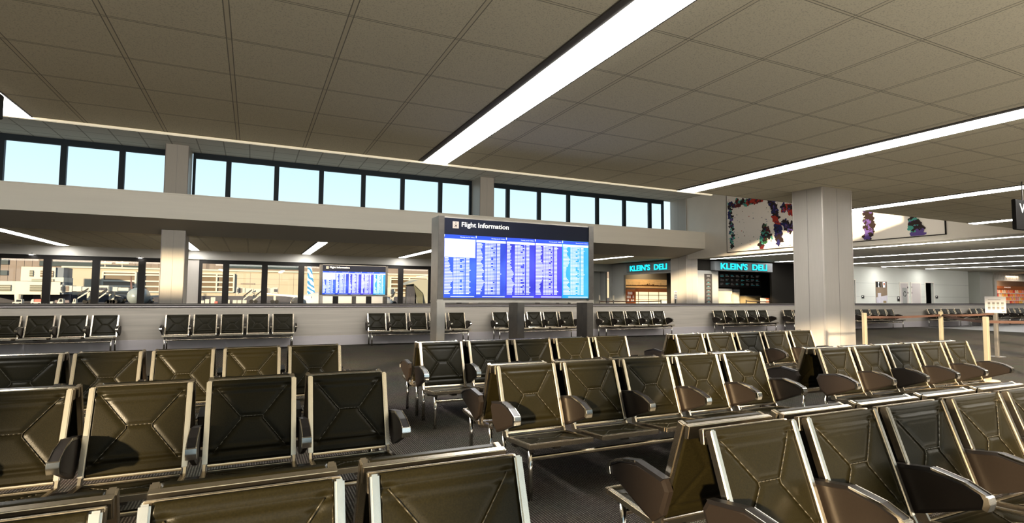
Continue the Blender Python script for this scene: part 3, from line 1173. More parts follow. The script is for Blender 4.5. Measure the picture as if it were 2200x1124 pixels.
# deli back wall: sunset panorama, shelves, bakery case
YQ = YP-.1
t, w, h = board('panorama_print', 1344, 602, 1448, 618, YQ, None, 'long golden skyline panorama on the back wall of the deli', 'picture')
MB().box(0, -.05, 0, w, 0, h).build('print', M['sunsetc'], t)
b = MB()
rnd = random.Random(9)
x = 0
zb = h*.22
while x < w-.05:
    ww = rnd.uniform(.04, .10)
    hh = (.05+.13*math.exp(-((x/w-.47)/.12)**2)*rnd.random()+.03*rnd.random())*h*1.6
    b.box(x, -.055, zb, min(w, x+ww), -.05, zb+hh)
    x += ww
for xx in (.26, .71, .90):
    b.box(xx*w, -.055, zb, xx*w+.03, -.05, zb+h*.42)
b.box(0, -.055, zb-.02, w, -.05, zb)
b.build('skyline_silhouette', mat('skyline_brown', (.16, .10, .05), .7), t)
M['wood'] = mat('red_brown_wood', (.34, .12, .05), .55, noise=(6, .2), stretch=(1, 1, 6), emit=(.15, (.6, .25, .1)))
p, q = onY(1345, 622, YQ-.35), onY(1367, 622, YQ-.35)
t = empty('display_shelf', (p.x, YQ-.36, 0), 'red-brown wooden shelf unit with small goods beside the bakery case', 'shelf')
sw_ = onY(1366, 622, YQ-.35).x-p.x
b = MB()
b.box(0, 0, 0, .08, .36, p.z).box(sw_-.08, 0, 0, sw_, .36, p.z).box(0, .33, 0, sw_, .36, p.z).box(0, 0, p.z-.2, sw_, .36, p.z)
b.build('shelf_body', M['wood'], t)
shz = [onY(1350, yy, YQ-.35).z for yy in (633, 641, 649)]
for z in shz:
    MB().box(.08, 0, z-.05, sw_-.08, .33, z).build('shelf_board', M['wood'], t)
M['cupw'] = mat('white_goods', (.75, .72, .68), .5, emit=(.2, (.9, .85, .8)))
M['cupr'] = mat('red_goods', (.5, .1, .07), .5)
cups = []
me_cup = MB().lathe((0, 0, 0), [(.05, 0), (.065, .02), (.07, .2), (.05, .24), (.03, .28)], 10).mesh('jar', M['cupw'])
me_cupr = MB().lathe((0, 0, 0), [(.05, 0), (.06, .02), (.06, .2), (.03, .24), (.02, .30)], 10).mesh('bottle', M['cupr'])
k = 0
for zi, z in enumerate(shz):
    for j in range(5):
        red = (k % 4 == 0)
        o = add_obj('bottle' if red else 'jar', me_cupr if red else me_cup)
        o.location = (p.x+.2+j*(sw_-.4)/4, YQ-.2, z)
        tag(o, ('small red bottle' if red else 'small white jar')+' standing on the red-brown deli shelf', 'bottle' if red else 'jar', 'red bottles on the deli shelf' if red else 'white jars on the deli shelf')
        k += 1
# bakery case: glowing glass case
p, q = onY(1370, 627, YQ-.5), onY(1448, 627, YQ-.5)
t = empty('bakery_case', (p.x, YQ-.5, 0), 'brightly lit bakery display case with a red-brown header in the deli', 'display case')
w = q.x-p.x
hz = onY(1370, 620, YQ-.5).z
MB().box(0, -.1, p.z, w, .4, hz).build('case_header', M['wood'], t)
M['glow'] = mat('warm_lit_case', (.9, .75, .5), .5, noise=(3, .25), stretch=(.6, 1, 3), emit=(1.1, (1., .80, .50)))
MB().box(0, .3, 0, w, .4, p.z).build('case_back', M['glow'], t)
b = MB()
for k in range(4):
    b.box(.02, -.1, p.z-.35-k*.45, w-.02, .3, p.z-.31-k*.45)
b.build('case_shelf', M['signbox'], t)
b = MB()
for xx in (.0, .27, .55, .82, .98):
    b.box(xx*w, -.1, 0, xx*w+.05, -.05, p.z)
b.build('case_mullion', M['alu_soft'], t)
# hall wall to the right
hx0, hx1 = 50.0, onY(2080, 600, YH).x
openings = []
dd = onY(1988, 608, YH), onY(2005, 608, YH)
d0 = onY(1830, 602, YH), onY(1836.5, 602, YH)
b = MB()
edges = sorted([(d0[0].x, d0[1].x, d0[0].z), (dd[0].x, dd[1].x, dd[0].z)])
x = hx0
for a, c, z in edges:
    b.box(x, YH, 0, a, YH+.25, ZC)
    b.box(a, YH, z, c, YH+.25, ZC)
    x = c
b.box(x, YH, 0, hx1, YH+.25, ZC)
x2, x3 = onY(2105, 600, YH+1.6).x, onY(2121, 600, YH).x
b.box(hx1-.2, YH+.25, 0, hx1, YH+1.6, ZC)
b.box(hx1, YH+1.6, 0, x3, YH+1.8, ZC)
b.box(x3-1.6, YH, 0, x3, YH+1.6, ZC)
x4 = onY(2136, 600, YH).x
b.box(x3, YH+.1, 0, x4, YH+.3, ZC)
struct('wall_hall', b, M['hallwall'], 'pale panelled wall of the hall beyond the wide column', 'wall')
b = MB()
for zz in (1.55, 2.9):
    cuts = sorted([(a-.15, c+.15) for a, c, z in edges]+[(onY(q0, 600, YH).x-.2, onY(q1, 600, YH).x+.2) for q0, q1 in ((1933, 1949), (1957, 1976), (1882, 1904))])
    x = hx0
    for a, c in cuts:
        b.box(x, YH-.006, zz, a, YH, zz+.02)
        x = c
    b.box(x, YH-.006, zz, hx1, YH, zz+.02)
struct('trim_5', b, M['greywall'], 'thin panel joints across the pale hall wall', 'trim')
b = MB().box(d0[0].x-.4, YH+1.4, 0, hx1-.3, YH+1.5, ZC)
struct('wall_dark_rooms', b, mat('dim_room', (.06, .06, .06), .8), 'dim room seen through the hall openings', 'wall')
b = MB()
for a, c, z in edges:
    b.box(a-.12, YH-.03, 0, a, YH, z+.12).box(c, YH-.03, 0, c+.12, YH, z+.12).box(a, YH-.03, z, c, YH, z+.12)
struct('door_2', b, M['bulk'], 'pale trim around the two open doorways in the hall wall', 'door')
M['doorw'] = mat('pale_door', (.60, .55, .53), .5)
for x0, y0, x1, glassy, lab in ((1933, 609, 1949, True, 'pale door with a tall glass pane and round emblem in the hall wall'), (1957, 609, 1976, False, 'plain pale door beside the glazed one in the hall wall')):
    p, q = onY(x0, y0, YH), onY(x1, y0, YH)
    n_ = 3 if glassy else 4
    t = empty('door_%d' % n_, (p.x, YH, 0), lab, 'door')
    t['kind'] = 'structure'
    w, h = q.x-p.x, p.z
    b = MB().box(-.12, -.05, 0, 0, 0, h+.12).box(w, -.05, 0, w+.12, 0, h+.12).box(0, -.05, h, w, 0, h+.12)
    b.build('door_frame', M['bulk'], t)
    MB().box(0, -.03, 0, w, 0, h).build('door_leaf', M['doorw'], t)
    if glassy:
        MB().box(w*.28, -.045, .2, w*.85, -.03, h-.45).build('door_pane', M['greywall'], t)
        b = MB()
        for k in range(24):
            if k % 8 == 0:
                continue
            a0, a1 = 2*PI*k/24, 2*PI*(k+1)/24
            c_ = (w*.56, 1.86)
            b.quad(*[(c_[0]+r_*math.cos(a), -.048, c_[1]+r_*math.sin(a)) for r_, a in ((.28, a0), (.28, a1), (.20, a1), (.20, a0))])
        b.build('round_emblem', M['ink'], t)
    for zz in (h-.5, 1.9):
        MB().box(w-.05 if glassy else 0, -.06, zz, w+.02 if glassy else .07, -.03, zz+.18).build('hinge', M['frame_brown'], t)
# phone and map information panel
t, w, h = board('information_panel', 1882, 605.5, 1904.5, 651, YH, None, 'tall brown information panel with telephone and map pictograms on the hall wall', 'sign')
M['brownp'] = mat('brown_photo', (.30, .22, .15), .5, noise=(1, .2))
M['palep'] = mat('pale_photo', (.66, .63, .68), .5, noise=(3, .15))
MB().box(0, -.04, 0, w, 0, h).build('panel_board', M['brownp'], t)
MB().prism([(.0, .0), (w, .0), (w, h*.36), (.35*w, h*.30), (0, h*.26)], 1, -.046, -.04).build('photo_print', M['palep'], t)
MB().box(.14*w, -.06, 0, .42*w, -.046, h*.46).build('picture_detail', M['palep'], t)
MB().box(.62*w, -.06, 0, .88*w, -.046, h*.10).build('picture_detail', M['tan'], t)
for k, (a, c) in enumerate(((.02, .42), (.52, .92))):
    s = MB().box(a*w, -.055, h*.73, c*w, -.04, h*.985).build('pictogram_plate', M['ink'], t)
    b = MB()
    cx, cz = (a+c)/2*w, h*.855
    if k == 0:
        for j in range(7):
            a0, a1 = math.radians(115+j*130/7*1.), math.radians(115+(j+1)*130/7)
            R0, R1 = (.23, .33)
            b.quad(*[(cx+.20+r_*math.cos(q_)*1.0*.75, -.06, cz+r_*math.sin(q_)) for r_, q_ in ((R0, a0), (R0, a1), (R1, a1), (R1, a0))])
        b.box(cx-.06, -.062, cz+.13, cx+.10, -.058, cz+.26).box(cx-.06, -.062, cz-.26, cx+.10, -.058, cz-.13)
        b.build('pictogram', M['txtw'], s)
    else:
        b.prism([(cx-.19, cz-.27), (cx+.19, cz-.27), (cx+.22, cz+.27), (cx-.22, cz+.27)], 1, -.062, -.056, 0)
        b.prism([(cx-.05, cz-.14), (cx+.05, cz-.14), (cx+.05, cz-.02), (cx+.15, cz+.02), (cx+.13, cz+.14), (cx, cz+.22), (cx-.13, cz+.14), (cx-.15, cz+.02), (cx-.05, cz-.02)], 1, -.068, -.06, 1)
        b.build('pictogram', [M['txtw'], M['posterr']], s)
for i, (x0, y0, x1, y1, lab) in enumerate(((1851, 635, 1856, 641.5, 'small black switch plate between the wide column and the information panel'), (2010, 635.5, 2014.5, 641.5, 'small black switch plate between the dark doorway and the snack store'),
                                  (1928, 637, 1932.5, 647.5, 'tall black and grey notice plate beside the glazed door'))):
    t, w, h = board('wall_plate', x0, y0, x1, y1, YH, None, lab, 'wall plate')
    MB().box(0, -.03, 0, w, 0, h).build('plate_body', M['ink'] if i < 2 else M['fdark'], t)
    MB().box(w*.15, -.036, h*.55, w*.55, -.03, h*.8).build('plate_mark', M['txtw'], t)

# retail store at the right
x5 = XR-.2
pz = onY(2140, 603, YH).z
b = MB()
b.box(x4, YH, pz, x5, YH+.25, ZC)
b.box(x4, YH-.02, 0, x4+.5, YH+.3, pz)
struct('wall_store_front', b, M['bulk'], 'pale header over the open snack store', 'wall')
b = MB()
zz0 = pz+.1
xx = x4
while xx < x5:
    b.box(xx, YH-.02, pz+.15, xx+.02, YH, ZC-.1)
    xx += .35
struct('trim_6', b, M['greywall'], 'vertical grooves in the snack store header', 'trim')
ys = YH+2.2
struct('wall_store_back', MB().box(x4, ys+.6, 0, x5, ys+.8, ZC).box(x4+.3, YH+.3, 0, x4+.5, ys+.6, ZC), M['bulk'], 'back wall of the snack store', 'wall')
t = empty('snack_shelf', (x4+.6, ys, 0), 'long dark shelf wall packed with snack packets in the store', 'shelf')
wS = x5-x4-.8
MB().box(0, .45, 0, wS, .55, 2.9).box(0, 0, 2.72, wS, .5, 3.05).build('shelf_body', M['wood'], t)
lev = [onY(2160, yy, ys).z for yy in (629.5, 637.5, 645.5, 653)]
for z in lev:
    MB().box(0, 0, z-.06, wS, .45, z).build('shelf_board', M['cupw'], t)
put_text('lettering', 'SNACKS', (wS*.45, -.01, 2.82), (1, 0, 0), (0, 0, 1), 1.6, .15, M['txtw'], t)
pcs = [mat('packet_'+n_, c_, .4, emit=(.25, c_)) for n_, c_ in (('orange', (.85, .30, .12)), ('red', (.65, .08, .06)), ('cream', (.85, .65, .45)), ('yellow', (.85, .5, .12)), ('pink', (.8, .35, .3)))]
pm = []
for k, m in enumerate(pcs):
    pm.append(MB().hexa([(-.17, -.05, 0), (.17, -.05, 0), (.17, .05, 0), (-.17, .05, 0)], [(-.15, -.01, .40), (.15, -.01, .40), (.15, .01, .40), (-.15, .01, .40)]).mesh('snack_packet', m, bevel=.01))
rnd = random.Random(21)
pn = ['orange', 'red', 'cream', 'yellow', 'pink']
lvn = ['top', 'second', 'third', 'lowest']
xend = onY(2206, 640, ys).x
for li, z in enumerate(lev):
    x = x4+1.0
    while x < xend:
        k = rnd.choice([0, 0, 1, 2, 2, 3, 4])
        o = add_obj('snack_packet', pm[k])
        o.location = (x, ys+.15, z)
        tag(o, 'small %s snack packet on the %s visible shelf of the store' % (pn[k], lvn[li]), 'packet', '%s snack packets on the %s store shelf' % (pn[k], lvn[li]))
        x += .46

# ------------------------------------------------------------------ belt barriers
M['brass'] = mat('brushed_gold_post', (.62, .55, .40), .35, .6)
M['belt'] = mat('brown_belt', (.10, .055, .04), .7)


def stanchion(x, y, h, label, w=.075):
    t = empty('barrier_post', (x, y, 0), label, 'barrier post', 'belt barrier posts')
    MB().box(-w/2, -w/2, .02, w/2, w/2, h).build('post', M['brass'], t, bevel=.006)
    MB().lathe((0, 0, 0), [(.17, 0), (.17, .012), (.05, .025)], 20).build('base', M['brass'], t)
    MB().box(w/2-.005, -.02, h-.14, w/2+.012, .02, h-.05).build('belt_socket', M['ink'], t)
    return t


sp = [(12.03, 7.52), (15.4, 7.75), (12.15, 5.39)]
stanchion(*sp[0], 1.16, 'gold square barrier post closest to the wide column')
stanchion(*sp[1], 1.16, 'gold square barrier post where two brown belts cross, between the other two')
stanchion(*sp[2], 1.16, 'tallest-looking gold square barrier post, just beside the sign stand')


def belt(p, q, label):
    p, q = Vector(p), Vector(q)
    n = 10
    b = MB()
    up_ = Vector((0, 0, .026))
    d = (q-p)
    nn = Vector((d.y, -d.x, 0)).normalized()*.003
    pts = [p+d*(i/n)-Vector((0, 0, .02*math.sin(PI*i/n))) for i in range(n+1)]
    for i in range(n):
        a, c = pts[i], pts[i+1]
        b.hexa([a-up_-nn, c-up_-nn, c-up_+nn, a-up_+nn], [a+up_-nn, c+up_-nn, c+up_+nn, a+up_+nn])
    o = b.build('retractable_belt', M['belt'])
    tag(o, label, 'belt')


zb_ = 1.065
belt((sp[0][0]+.04, sp[0][1], zb_), (sp[1][0]-.04, sp[1][1], zb_), 'brown belt leading from the post by the wide column to the middle post')
belt((sp[1][0]-.01, sp[1][1]-.04, zb_), (sp[2][0]+.02, sp[2][1]+.04, zb_), 'brown belt from the middle gold post to the one by the sign stand')
belt((sp[2][0]+.05, sp[2][1]-.01, zb_), (15.5, 4.9, zb_), 'brown belt leaving the gold post by the sign stand, passing before the stand')
belt((sp[1][0]+.04, sp[1][1], zb_), (17.20, 7.45, 1.10), 'brown belt running from the middle gold post to the sign stand itself')
# sign stand
t = empty('sign_stand', (17.264, 7.443, 0), 'grey post carrying a small white notice with pictograms', 'sign stand')
MB().box(-.04, -.04, .02, .04, .04, 1.16).build('post', M['fmetal'], t, bevel=.006)
MB().lathe((0, 0, 0), [(.17, 0), (.17, .012), (.05, .025)], 20).build('base', M['fdark'], t)
# notice turned towards the lounge
ang = math.radians(-62)
rt = Vector((math.cos(ang), math.sin(ang), 0))
nn = rt.cross(Vector((0, 0, 1)))
W2, HH, ZZ = .205, .42, 1.12
P = [-rt*W2+Vector((0, 0, ZZ)), rt*W2+Vector((0, 0, ZZ)), rt*W2+Vector((0, 0, ZZ+HH)), -rt*W2+Vector((0, 0, ZZ+HH))]
off = nn*.05
nb = MB().hexa([p+off for p in P], [p+off+nn*.012 for p in P]).build('notice_board', mat('notice_white', (.50, .48, .46), .5), t)
b = MB()


def nq(u0, v0, u1, v1, k=.015):
    f_ = off+nn*k
    b.quad(rt*(u0*W2)+Vector((0, 0, ZZ+v0*HH))+f_, rt*(u1*W2)+Vector((0, 0, ZZ+v0*HH))+f_, rt*(u1*W2)+Vector((0, 0, ZZ+v1*HH))+f_, rt*(u0*W2)+Vector((0, 0, ZZ+v1*HH))+f_)


for r_ in range(2):
    for c_ in range(4):
        u = -.72+c_*.42
        v = .52-r_*.27
        nq(u, v, u+.24, v+.13)
        nq(u, v-.06, u+.24, v-.035)
nq(-.7, .80, .5, .825)
nq(.6, .06, .85, .12)
b.build('pictograms', M['fdark'], nb)

# distant belt barriers by the deli
Yb = 25.0
ps = []
for i, (px, lab) in enumerate(((1288, 'slim dark barrier post with a pale card, in front of the recessed doorway'), (1318, 'slim dark barrier post with a pale card, in front of the plain deli wall'), (1420, 'slim dark barrier post in front of the bakery case'), (1603, 'slim dark barrier post before the front deli counter'))):
    p = onY(px, 645, Yb)
    top = onY(px, 644.5 if i > 1 else 645, Yb).z
    t = empty('barrier_post', (p.x, Yb, 0), lab, 'barrier post', 'distant barrier posts by the deli')
    MB().tube((0, 0, .02), (0, 0, top), .03, n=10).build('post', M['fdark'], t)
    MB().lathe((0, 0, 0), [(.17, 0), (.17, .012), (.04, .03)], 14).build('base', M['fdark'], t)
    if i < 2:
        MB().box(-.045, -.012, top, .045, .012, top+.26).build('card_holder', M['cream'], t)
    ps.append(Vector((p.x, Yb, top)))
for i, (a, c, lab) in enumerate(((0, 1, 'dark belt between the two carded posts'), (1, 2, 'dark belt running to the post before the bakery case'))):
    z = Vector((0, 0, -.07))
    belt(ps[a]+z+Vector((.03, 0, 0)), ps[c]+z-Vector((.03, 0, 0)), lab)
belt(ps[3]+Vector((.03, 0, -.07)), Vector((ps[3].x+3.0, Yb+1.0, ps[3].z-.12)), 'dark belt leaving the post before the front deli counter')
# menu poster stand in front of the deli (white card)
p = onY(1451, 645, 32.0)
t = empty('notice_stand', (p.x, 32.0, 0), 'white notice card on a dark stand before the deli corner', 'sign stand')
MB().box(-.03, -.03, .02, .03, .03, 1.25).build('post', M['fdark'], t)
MB().box(-.2, -.2, 0, .2, .2, .02).build('base', M['fdark'], t)
nb = MB().box(-.15, -.05, 1.25, .15, -.03, 1.85).build('notice_board', M['cupw'], t)
b = MB()
for z, w in ((1.75, .22), (1.68, .18), (1.55, .2), (1.50, .2), (1.36, .12)):
    b.quad((-w/2, -.053, z), (w/2, -.053, z), (w/2, -.053, z+.025), (-w/2, -.053, z+.025))
b.build('notice_lettering', M['ink'], nb)

# ------------------------------------------------------------------ hanging signs at the picture edges
M['hang'] = mat('dark_sign', (.018, .015, .013), .5, spec=.2)


def hang(c, w, h, d, label, letter=None):
    t = empty('hanging_sign', c, label, 'sign', None)
    MB().box(0, 0, 0, w, d, h).build('sign_box', M['hang'], t, bevel=.01)
    for x in (w*.3, w*.8):
        MB().tube((x, d/2, h), (x, d/2, ZC-c[2]), .015, n=8).build('hanger_rod', M['fdark'], t)
    if letter:
        put_text('lettering', letter, (.19, -.006, h-.34), (1, 0, 0), (0, 0, 1), .9, .24, M['txtw'], t, bold=.02)
    return t


hang((17.58, 7.06, 3.26), 1.6, .78, .085, 'dark hanging sign starting with a white letter W, beyond the gold posts', 'Wait')
hang((-4.60, 9.0, 3.72), 1.585, .32, .2, 'dark hanging sign cut off beside the white triangle of strip light')
for px, py, lab in ((67, 547, 'small oval lamp on the window header above the white annex'), (301, 554, 'small oval lamp on the window header above the grey airliner')):
    p = onY(px, py, YWW-.4)
    t = empty('wall_lamp', (p.x, YWW-.4, p.z), lab, 'lamp', None)
    MB().lathe((0, 0, 0), [(.12, -.02), (.24, 0), (.24, .04), (.12, .06)], 20).build('lamp_shade', M['cupw'], t)
    MB().box(-.03, 0, .06, .03, .2, .09).box(-.03, .12, .06, .03, .2, 4.0-p.z).build('bracket', M['frame_brown'], t)
    MB().tube((0, 0, -.03), (0, 0, -.02), .11, n=16).build('lamp_lens', M['diff'], t)

# ------------------------------------------------------------------ the apron outside
GZ = -3.5
KX = 1.9
M['apron'] = mat('apron_asphalt', (.07, .065, .065), .9, noise=(.05, .2))
struct('ground_apron', MB().box(-700, YWW+.6, GZ-.3, 900, 900, GZ), M['apron'], 'dark asphalt apron outside the windows', 'ground')
M['e_pink'] = mat('pinkish_grey_facade', (0.180, 0.154, 0.140), .8, noise=(.3, .05))
M['e_white'] = mat('white_facade', (0.465, 0.435, 0.375), .8, noise=(.2, .04))
M['e_cream'] = mat('cream_facade', (0.340, 0.306, 0.244), .8, noise=(.15, .06))
M['e_win'] = mat('dark_blue_glazing', (.035, .05, .055), .3)
M['e_brown'] = mat('brown_glazing', (0.110, 0.080, 0.047), .5, noise=(.4, .15))
M['e_olive'] = mat('olive_glazing', (0.096, 0.096, 0.066), .4)
M['e_blue'] = mat('blue_grey_panel', (0.102, 0.126, 0.156), .5)
M['e_dark'] = mat('undercroft', (.045, .047, .06), .8)
M['e_mauve'] = mat('mauve_wall', (.17, .15, .17), .8)
M['e_line'] = mat('facade_joint', (.20, .17, .15), .9)
M['veh_w'] = mat('white_paint', (0.413, 0.396, 0.363), .4)
M['veh_r'] = mat('red_paint', (.50, .12, .10), .4)
M['tyre'] = mat('black_tyre', (.012, .012, .012), .8)
M['vglass'] = mat('vehicle_glass', (.03, .035, .04), .15)


def wallrect(name, x0, y0, x1, y1, Y, m, parent=None, d=.4, base=None, off=0):
    """solid rectangle standing at depth Y with its photo corners; local to parent"""
    p, q = onY(x0, y1, Y), onY(x1, y0, Y)
    q.z = onY(x0, y0, Y).z
    d, off = d*KX, off*KX
    o = parent.location if parent is not None else Vector((0, 0, 0))
    z0 = p.z if base is None else base
    b = MB().box(p.x-o.x, Y-off-o.y, z0-o.z, q.x-o.x, Y-off+d-o.y, q.z-o.z)
    return b.build(name, m, parent)


# far terminal
Yf = 352
t = empty('terminal_building', (onY(450, 600, Yf).x, Yf, GZ), 'large pinkish grey terminal rising at the back of the apron', 'building')
wallrect('facade', -60, 515, 1330, 640, Yf, M['e_pink'], t, 8, GZ)
for x0, x1, ya, yb in ((0, 19, 556.5, 568), (-2, 17, 581, 591), (85, 205, 561, 571), (205, 300, 569, 576), (490, 640, 560, 576)):
    w_ = wallrect('window', x0, ya, x1, yb, Yf, M['e_win'], t, .4, off=.3)
b = MB()
o = t.location
for px in list(range(-50, 1330, 17)):
    p = onY(px, 560, Yf)
    b.box(p.x-o.x-.10, -.12, 0, p.x-o.x+.10, 0, onY(-60, 515, Yf).z-o.z)
for py in (557, 572, 586, 600):
    z = onY(0, py, Yf).z-o.z
    b.box(onY(-60, 560, Yf).x-o.x, -.1, z-.1, onY(1330, 560, Yf).x-o.x, 0, z+.1)
b.build('facade_joints', M['e_line'], t)
# cream hall
Yc_ = 314
t = empty('hangar_building', (onY(550, 600, Yc_).x, Yc_, GZ), 'long cream building with brown window grids across the apron', 'building')
wallrect('facade', 133, 573.5, 1310, 645, Yc_, M['e_cream'], t, 8, GZ)
wallrect('parapet', 133, 571.5, 1310, 575, Yc_, M['e_white'], t, .6, off=.4)
wallrect('undercroft', 133, 634, 1310, 645, Yc_, M['e_dark'], t, .3, GZ, off=.25)
for x0, x1, ya, yb in ((220, 293, 584, 626), (308, 345, 585, 627), (427, 503, 588, 627), (838, 918, 596, 628), (960, 1040, 598, 628), (1130, 1230, 600, 628)):
    wg = wallrect('window', x0, ya, x1, yb, Yc_, M['e_brown'], t, .4, off=.3)
    b = MB()
    o = t.location
    A, B = onY(x0, yb, Yc_), onY(x1, ya, Yc_)
    B.z = onY(x0, ya, Yc_).z
    w = B.x-A.x
    for fz in (0, .27, .54, .86, 1.0):
        z = A.z+(B.z-A.z)*fz-o.z
        b.box(A.x-o.x, -1.15, z-.36, B.x-o.x, -.57, z+.36)
    nv_ = max(1, round(w/9.5))
    for k in range(nv_+1):
        x = A.x+w*k/nv_-o.x
        b.box(x-.36, -1.2, A.z-o.z, x+.36, -.57, B.z-o.z)
    b.build('window_grid', M['e_white'], wg)
b = MB()
for px in range(508, 1310, 31):
    p = onY(px, 560, Yc_)
    b.box(p.x-o.x-.06, -.05, 2, p.x-o.x+.06, 0, onY(133, 577, Yc_).z-o.z)
for py in (588, 600, 612):
    z = onY(600, py, Yc_).z-o.z
    b.box(onY(508, 600, Yc_).x-o.x, -.05, z-.06, onY(830, 600, Yc_).x-o.x, 0, z+.06)
b.build('facade_joints', M['e_line'], t)
wallrect('building_lettering', 517, 608.5, 547, 611, Yc_, M['e_line'], t, .1, off=.15)
# rooftop details
b = MB()
for px in (225, 262):
    p = onY(px, 571, Yc_)
    z0 = onY(px, 573, Yc_).z-o.z
    b.tube((p.x-o.x, 1, z0-2), (p.x-o.x, 1, z0+22), .28, n=6)
    b.tube((p.x-o.x-2.6, 1, z0+1.6), (p.x-o.x+2.6, 1, z0+1.6), .6, n=8)
b.build('roof_mast', M['e_white'], t)
# white annex
Ya = 285
t = empty('annex_building', (onY(60, 600, Ya).x, Ya, GZ), 'white stepped annex building on stilts before the pinkish terminal', 'building')
wallrect('lower_block', -60, 603, 130, 632.5, Ya, M['e_white'], t, 7)
wallrect('upper_block', 44, 573, 120, 603.5, Ya, M['e_white'], t, 7)
wallrect('upper_block', 118, 596, 137, 606, Ya, M['e_white'], t, 7)
wallrect('side_panel', 119, 574.5, 136.5, 596, Ya, M['e_blue'], t, 6.5, off=-.3)
wallrect('side_panel', 130, 606, 137, 632.5, Ya, M['e_blue'], t, 6.5, off=-.3)
wallrect('undercroft', -60, 632, 137, 645, Ya, M['e_dark'], t, .4, GZ, off=-6)
wallrect('mauve_bay', 52, 633, 137, 645, Ya, M['e_mauve'], t, .4, GZ, off=-5)
for x0, x1, ya, yb, mm in ((63.5, 72, 581, 594, 'e_olive'), (86.5, 115, 581.5, 595, 'e_brown'), (68, 115.5, 599, 604.5, 'e_olive'), (-2, 24, 612, 625.5, 'e_olive'), (64, 104, 612.5, 626, 'e_olive')):
    wg = wallrect('window', x0, ya, x1, yb, Ya, M[mm], t, .3, off=.15)
    A, B = onY(x0, yb, Ya), onY(x1, ya, Ya)
    b = MB()
    o = t.location
    for fz in (.35, .7):
        z = A.z+(B.z-A.z)*fz-o.z
        b.box(A.x-o.x, -.5, z-.1, B.x-o.x, -.29, z+.1)
    if B.x-A.x > 6:
        x = A.x+(B.x-A.x)*.55-o.x
        b.box(x-.13, -.52, A.z-o.z, x+.13, -.29, B.z-o.z)
    b.build('glazing_bar', M['e_white'], wg)
for px in (38, 95):
    p = onY(px, 640, Ya)
    MB().tube((p.x-t.location.x, 1, 0), (p.x-t.location.x, 1, onY(px, 632, Ya).z-GZ), 1.05, 1.4, 12).build('stilt', M['e_white'], t)


# jet bridges
def jetbridge(xa, xb, yt, yb, Y, legs, stairs, cab, label):
    A, B = onY(xa, yb, Y), onY(xb, yt, Y)
    t = empty('jet_bridge', ((A.x+B.x)/2, Y, GZ), label, 'jet bridge')
    o = t.location
    d = 3.0
    z0, z1 = A.z-o.z, B.z-o.z
    b = MB()
    n = 3
    for k in range(n):
        x0 = A.x+(B.x-A.x)*k/n-o.x
        x1 = A.x+(B.x-A.x)*(k+1)/n-o.x
        g = .22*k
        b.box(x0, -d+g, z0+g, x1, d-g, z1-g)
    b.build('tunnel', M['veh_w'], t)
    b = MB()
    for k in range(7):
        x = A.x-o.x+(B.x-A.x)*(.02+.03*k)
        b.box(x, -d-.15, z0+.2, x+.22, -d, z1-.2)
    b.build('tunnel_rib', M['e_line'], t)
    for px in legs:
        x = onY(px, 640, Y).x-o.x
        MB().box(x-.45, -1.1, .9, x+.45, 1.1, z0).build('support_leg', M['veh_w'], t)
        MB().tube((x-.9, -1.5, .9), (x-.9, 1.5, .9), .85, n=12).tube((x+.9, -1.5, .9), (x+.9, 1.5, .9), .85, n=12).build('wheel', M['tyre'], t)
    for (sx0, sy0, sx1, sy1) in stairs:
        p, q = onY(sx0, sy0, Y), onY(sx1, sy1, Y)
        p, q = p-o, q-o
        b = MB()
        b.hexa([(p.x, -4.2, p.z-.3), (q.x, -4.2, q.z-.3), (q.x, -3.3, q.z-.3), (p.x, -3.3, p.z-.3)],
               [(p.x, -4.2, p.z+.3), (q.x, -4.2, q.z+.3), (q.x, -3.3, q.z+.3), (p.x, -3.3, p.z+.3)])
        b.build('stair_flight', M['veh_w'], t)
        b = MB().hexa([(p.x, -4.4, p.z+.9), (q.x, -4.4, q.z+.9), (q.x, -4.2, q.z+.9), (p.x, -4.2, p.z+.9)],
                      [(p.x, -4.4, p.z+1.6), (q.x, -4.4, q.z+1.6), (q.x, -4.2, q.z+1.6), (p.x, -4.2, p.z+1.6)])
        b.build('stair_rail', M['tyre'], t)
    if cab:
        p, q = onY(cab[0], cab[3], Y)-o, onY(cab[1], cab[2], Y)-o
        MB().box(p.x, -4, p.z, q.x, 4, q.z).build('cabin', M['veh_w'], t, bevel=.25)
        MB().box(p.x+.3*(q.x-p.x), -4.1, p.z+.8, q.x-.15*(q.x-p.x), -4, q.z-.8).build('cabin_opening', M['e_dark'], t)
    return t


jetbridge(139, 199, 614.5, 627, 271, [191], [(173, 641, 196, 627)], (135, 142, 612, 629), 'white jet bridge joined to the annex building')
jetbridge(209, 279, 616, 627, 267, [238, 243], [(211, 645, 234, 629)], (209, 240, 614, 628), 'white jet bridge leading to the airliner with a dark tail')
jetbridge(508, 562, 619, 630, 277, [545], [(523, 643, 541, 629), (548, 642, 563, 630)], (508, 514, 617, 632), 'white jet bridge with two stairs before the cream building, behind the baggage carts')
jetbridge(569, 597, 618.5, 631, 273, [590], [], (584, 597, 618, 631), 'short jet bridge cabin behind the white airliner wing')
jetbridge(833, 846, 620, 634, 228, [842], [(836, 645, 844, 634)], (833, 838, 618, 636), 'jet bridge part seen between the distant flight board and the white hood')


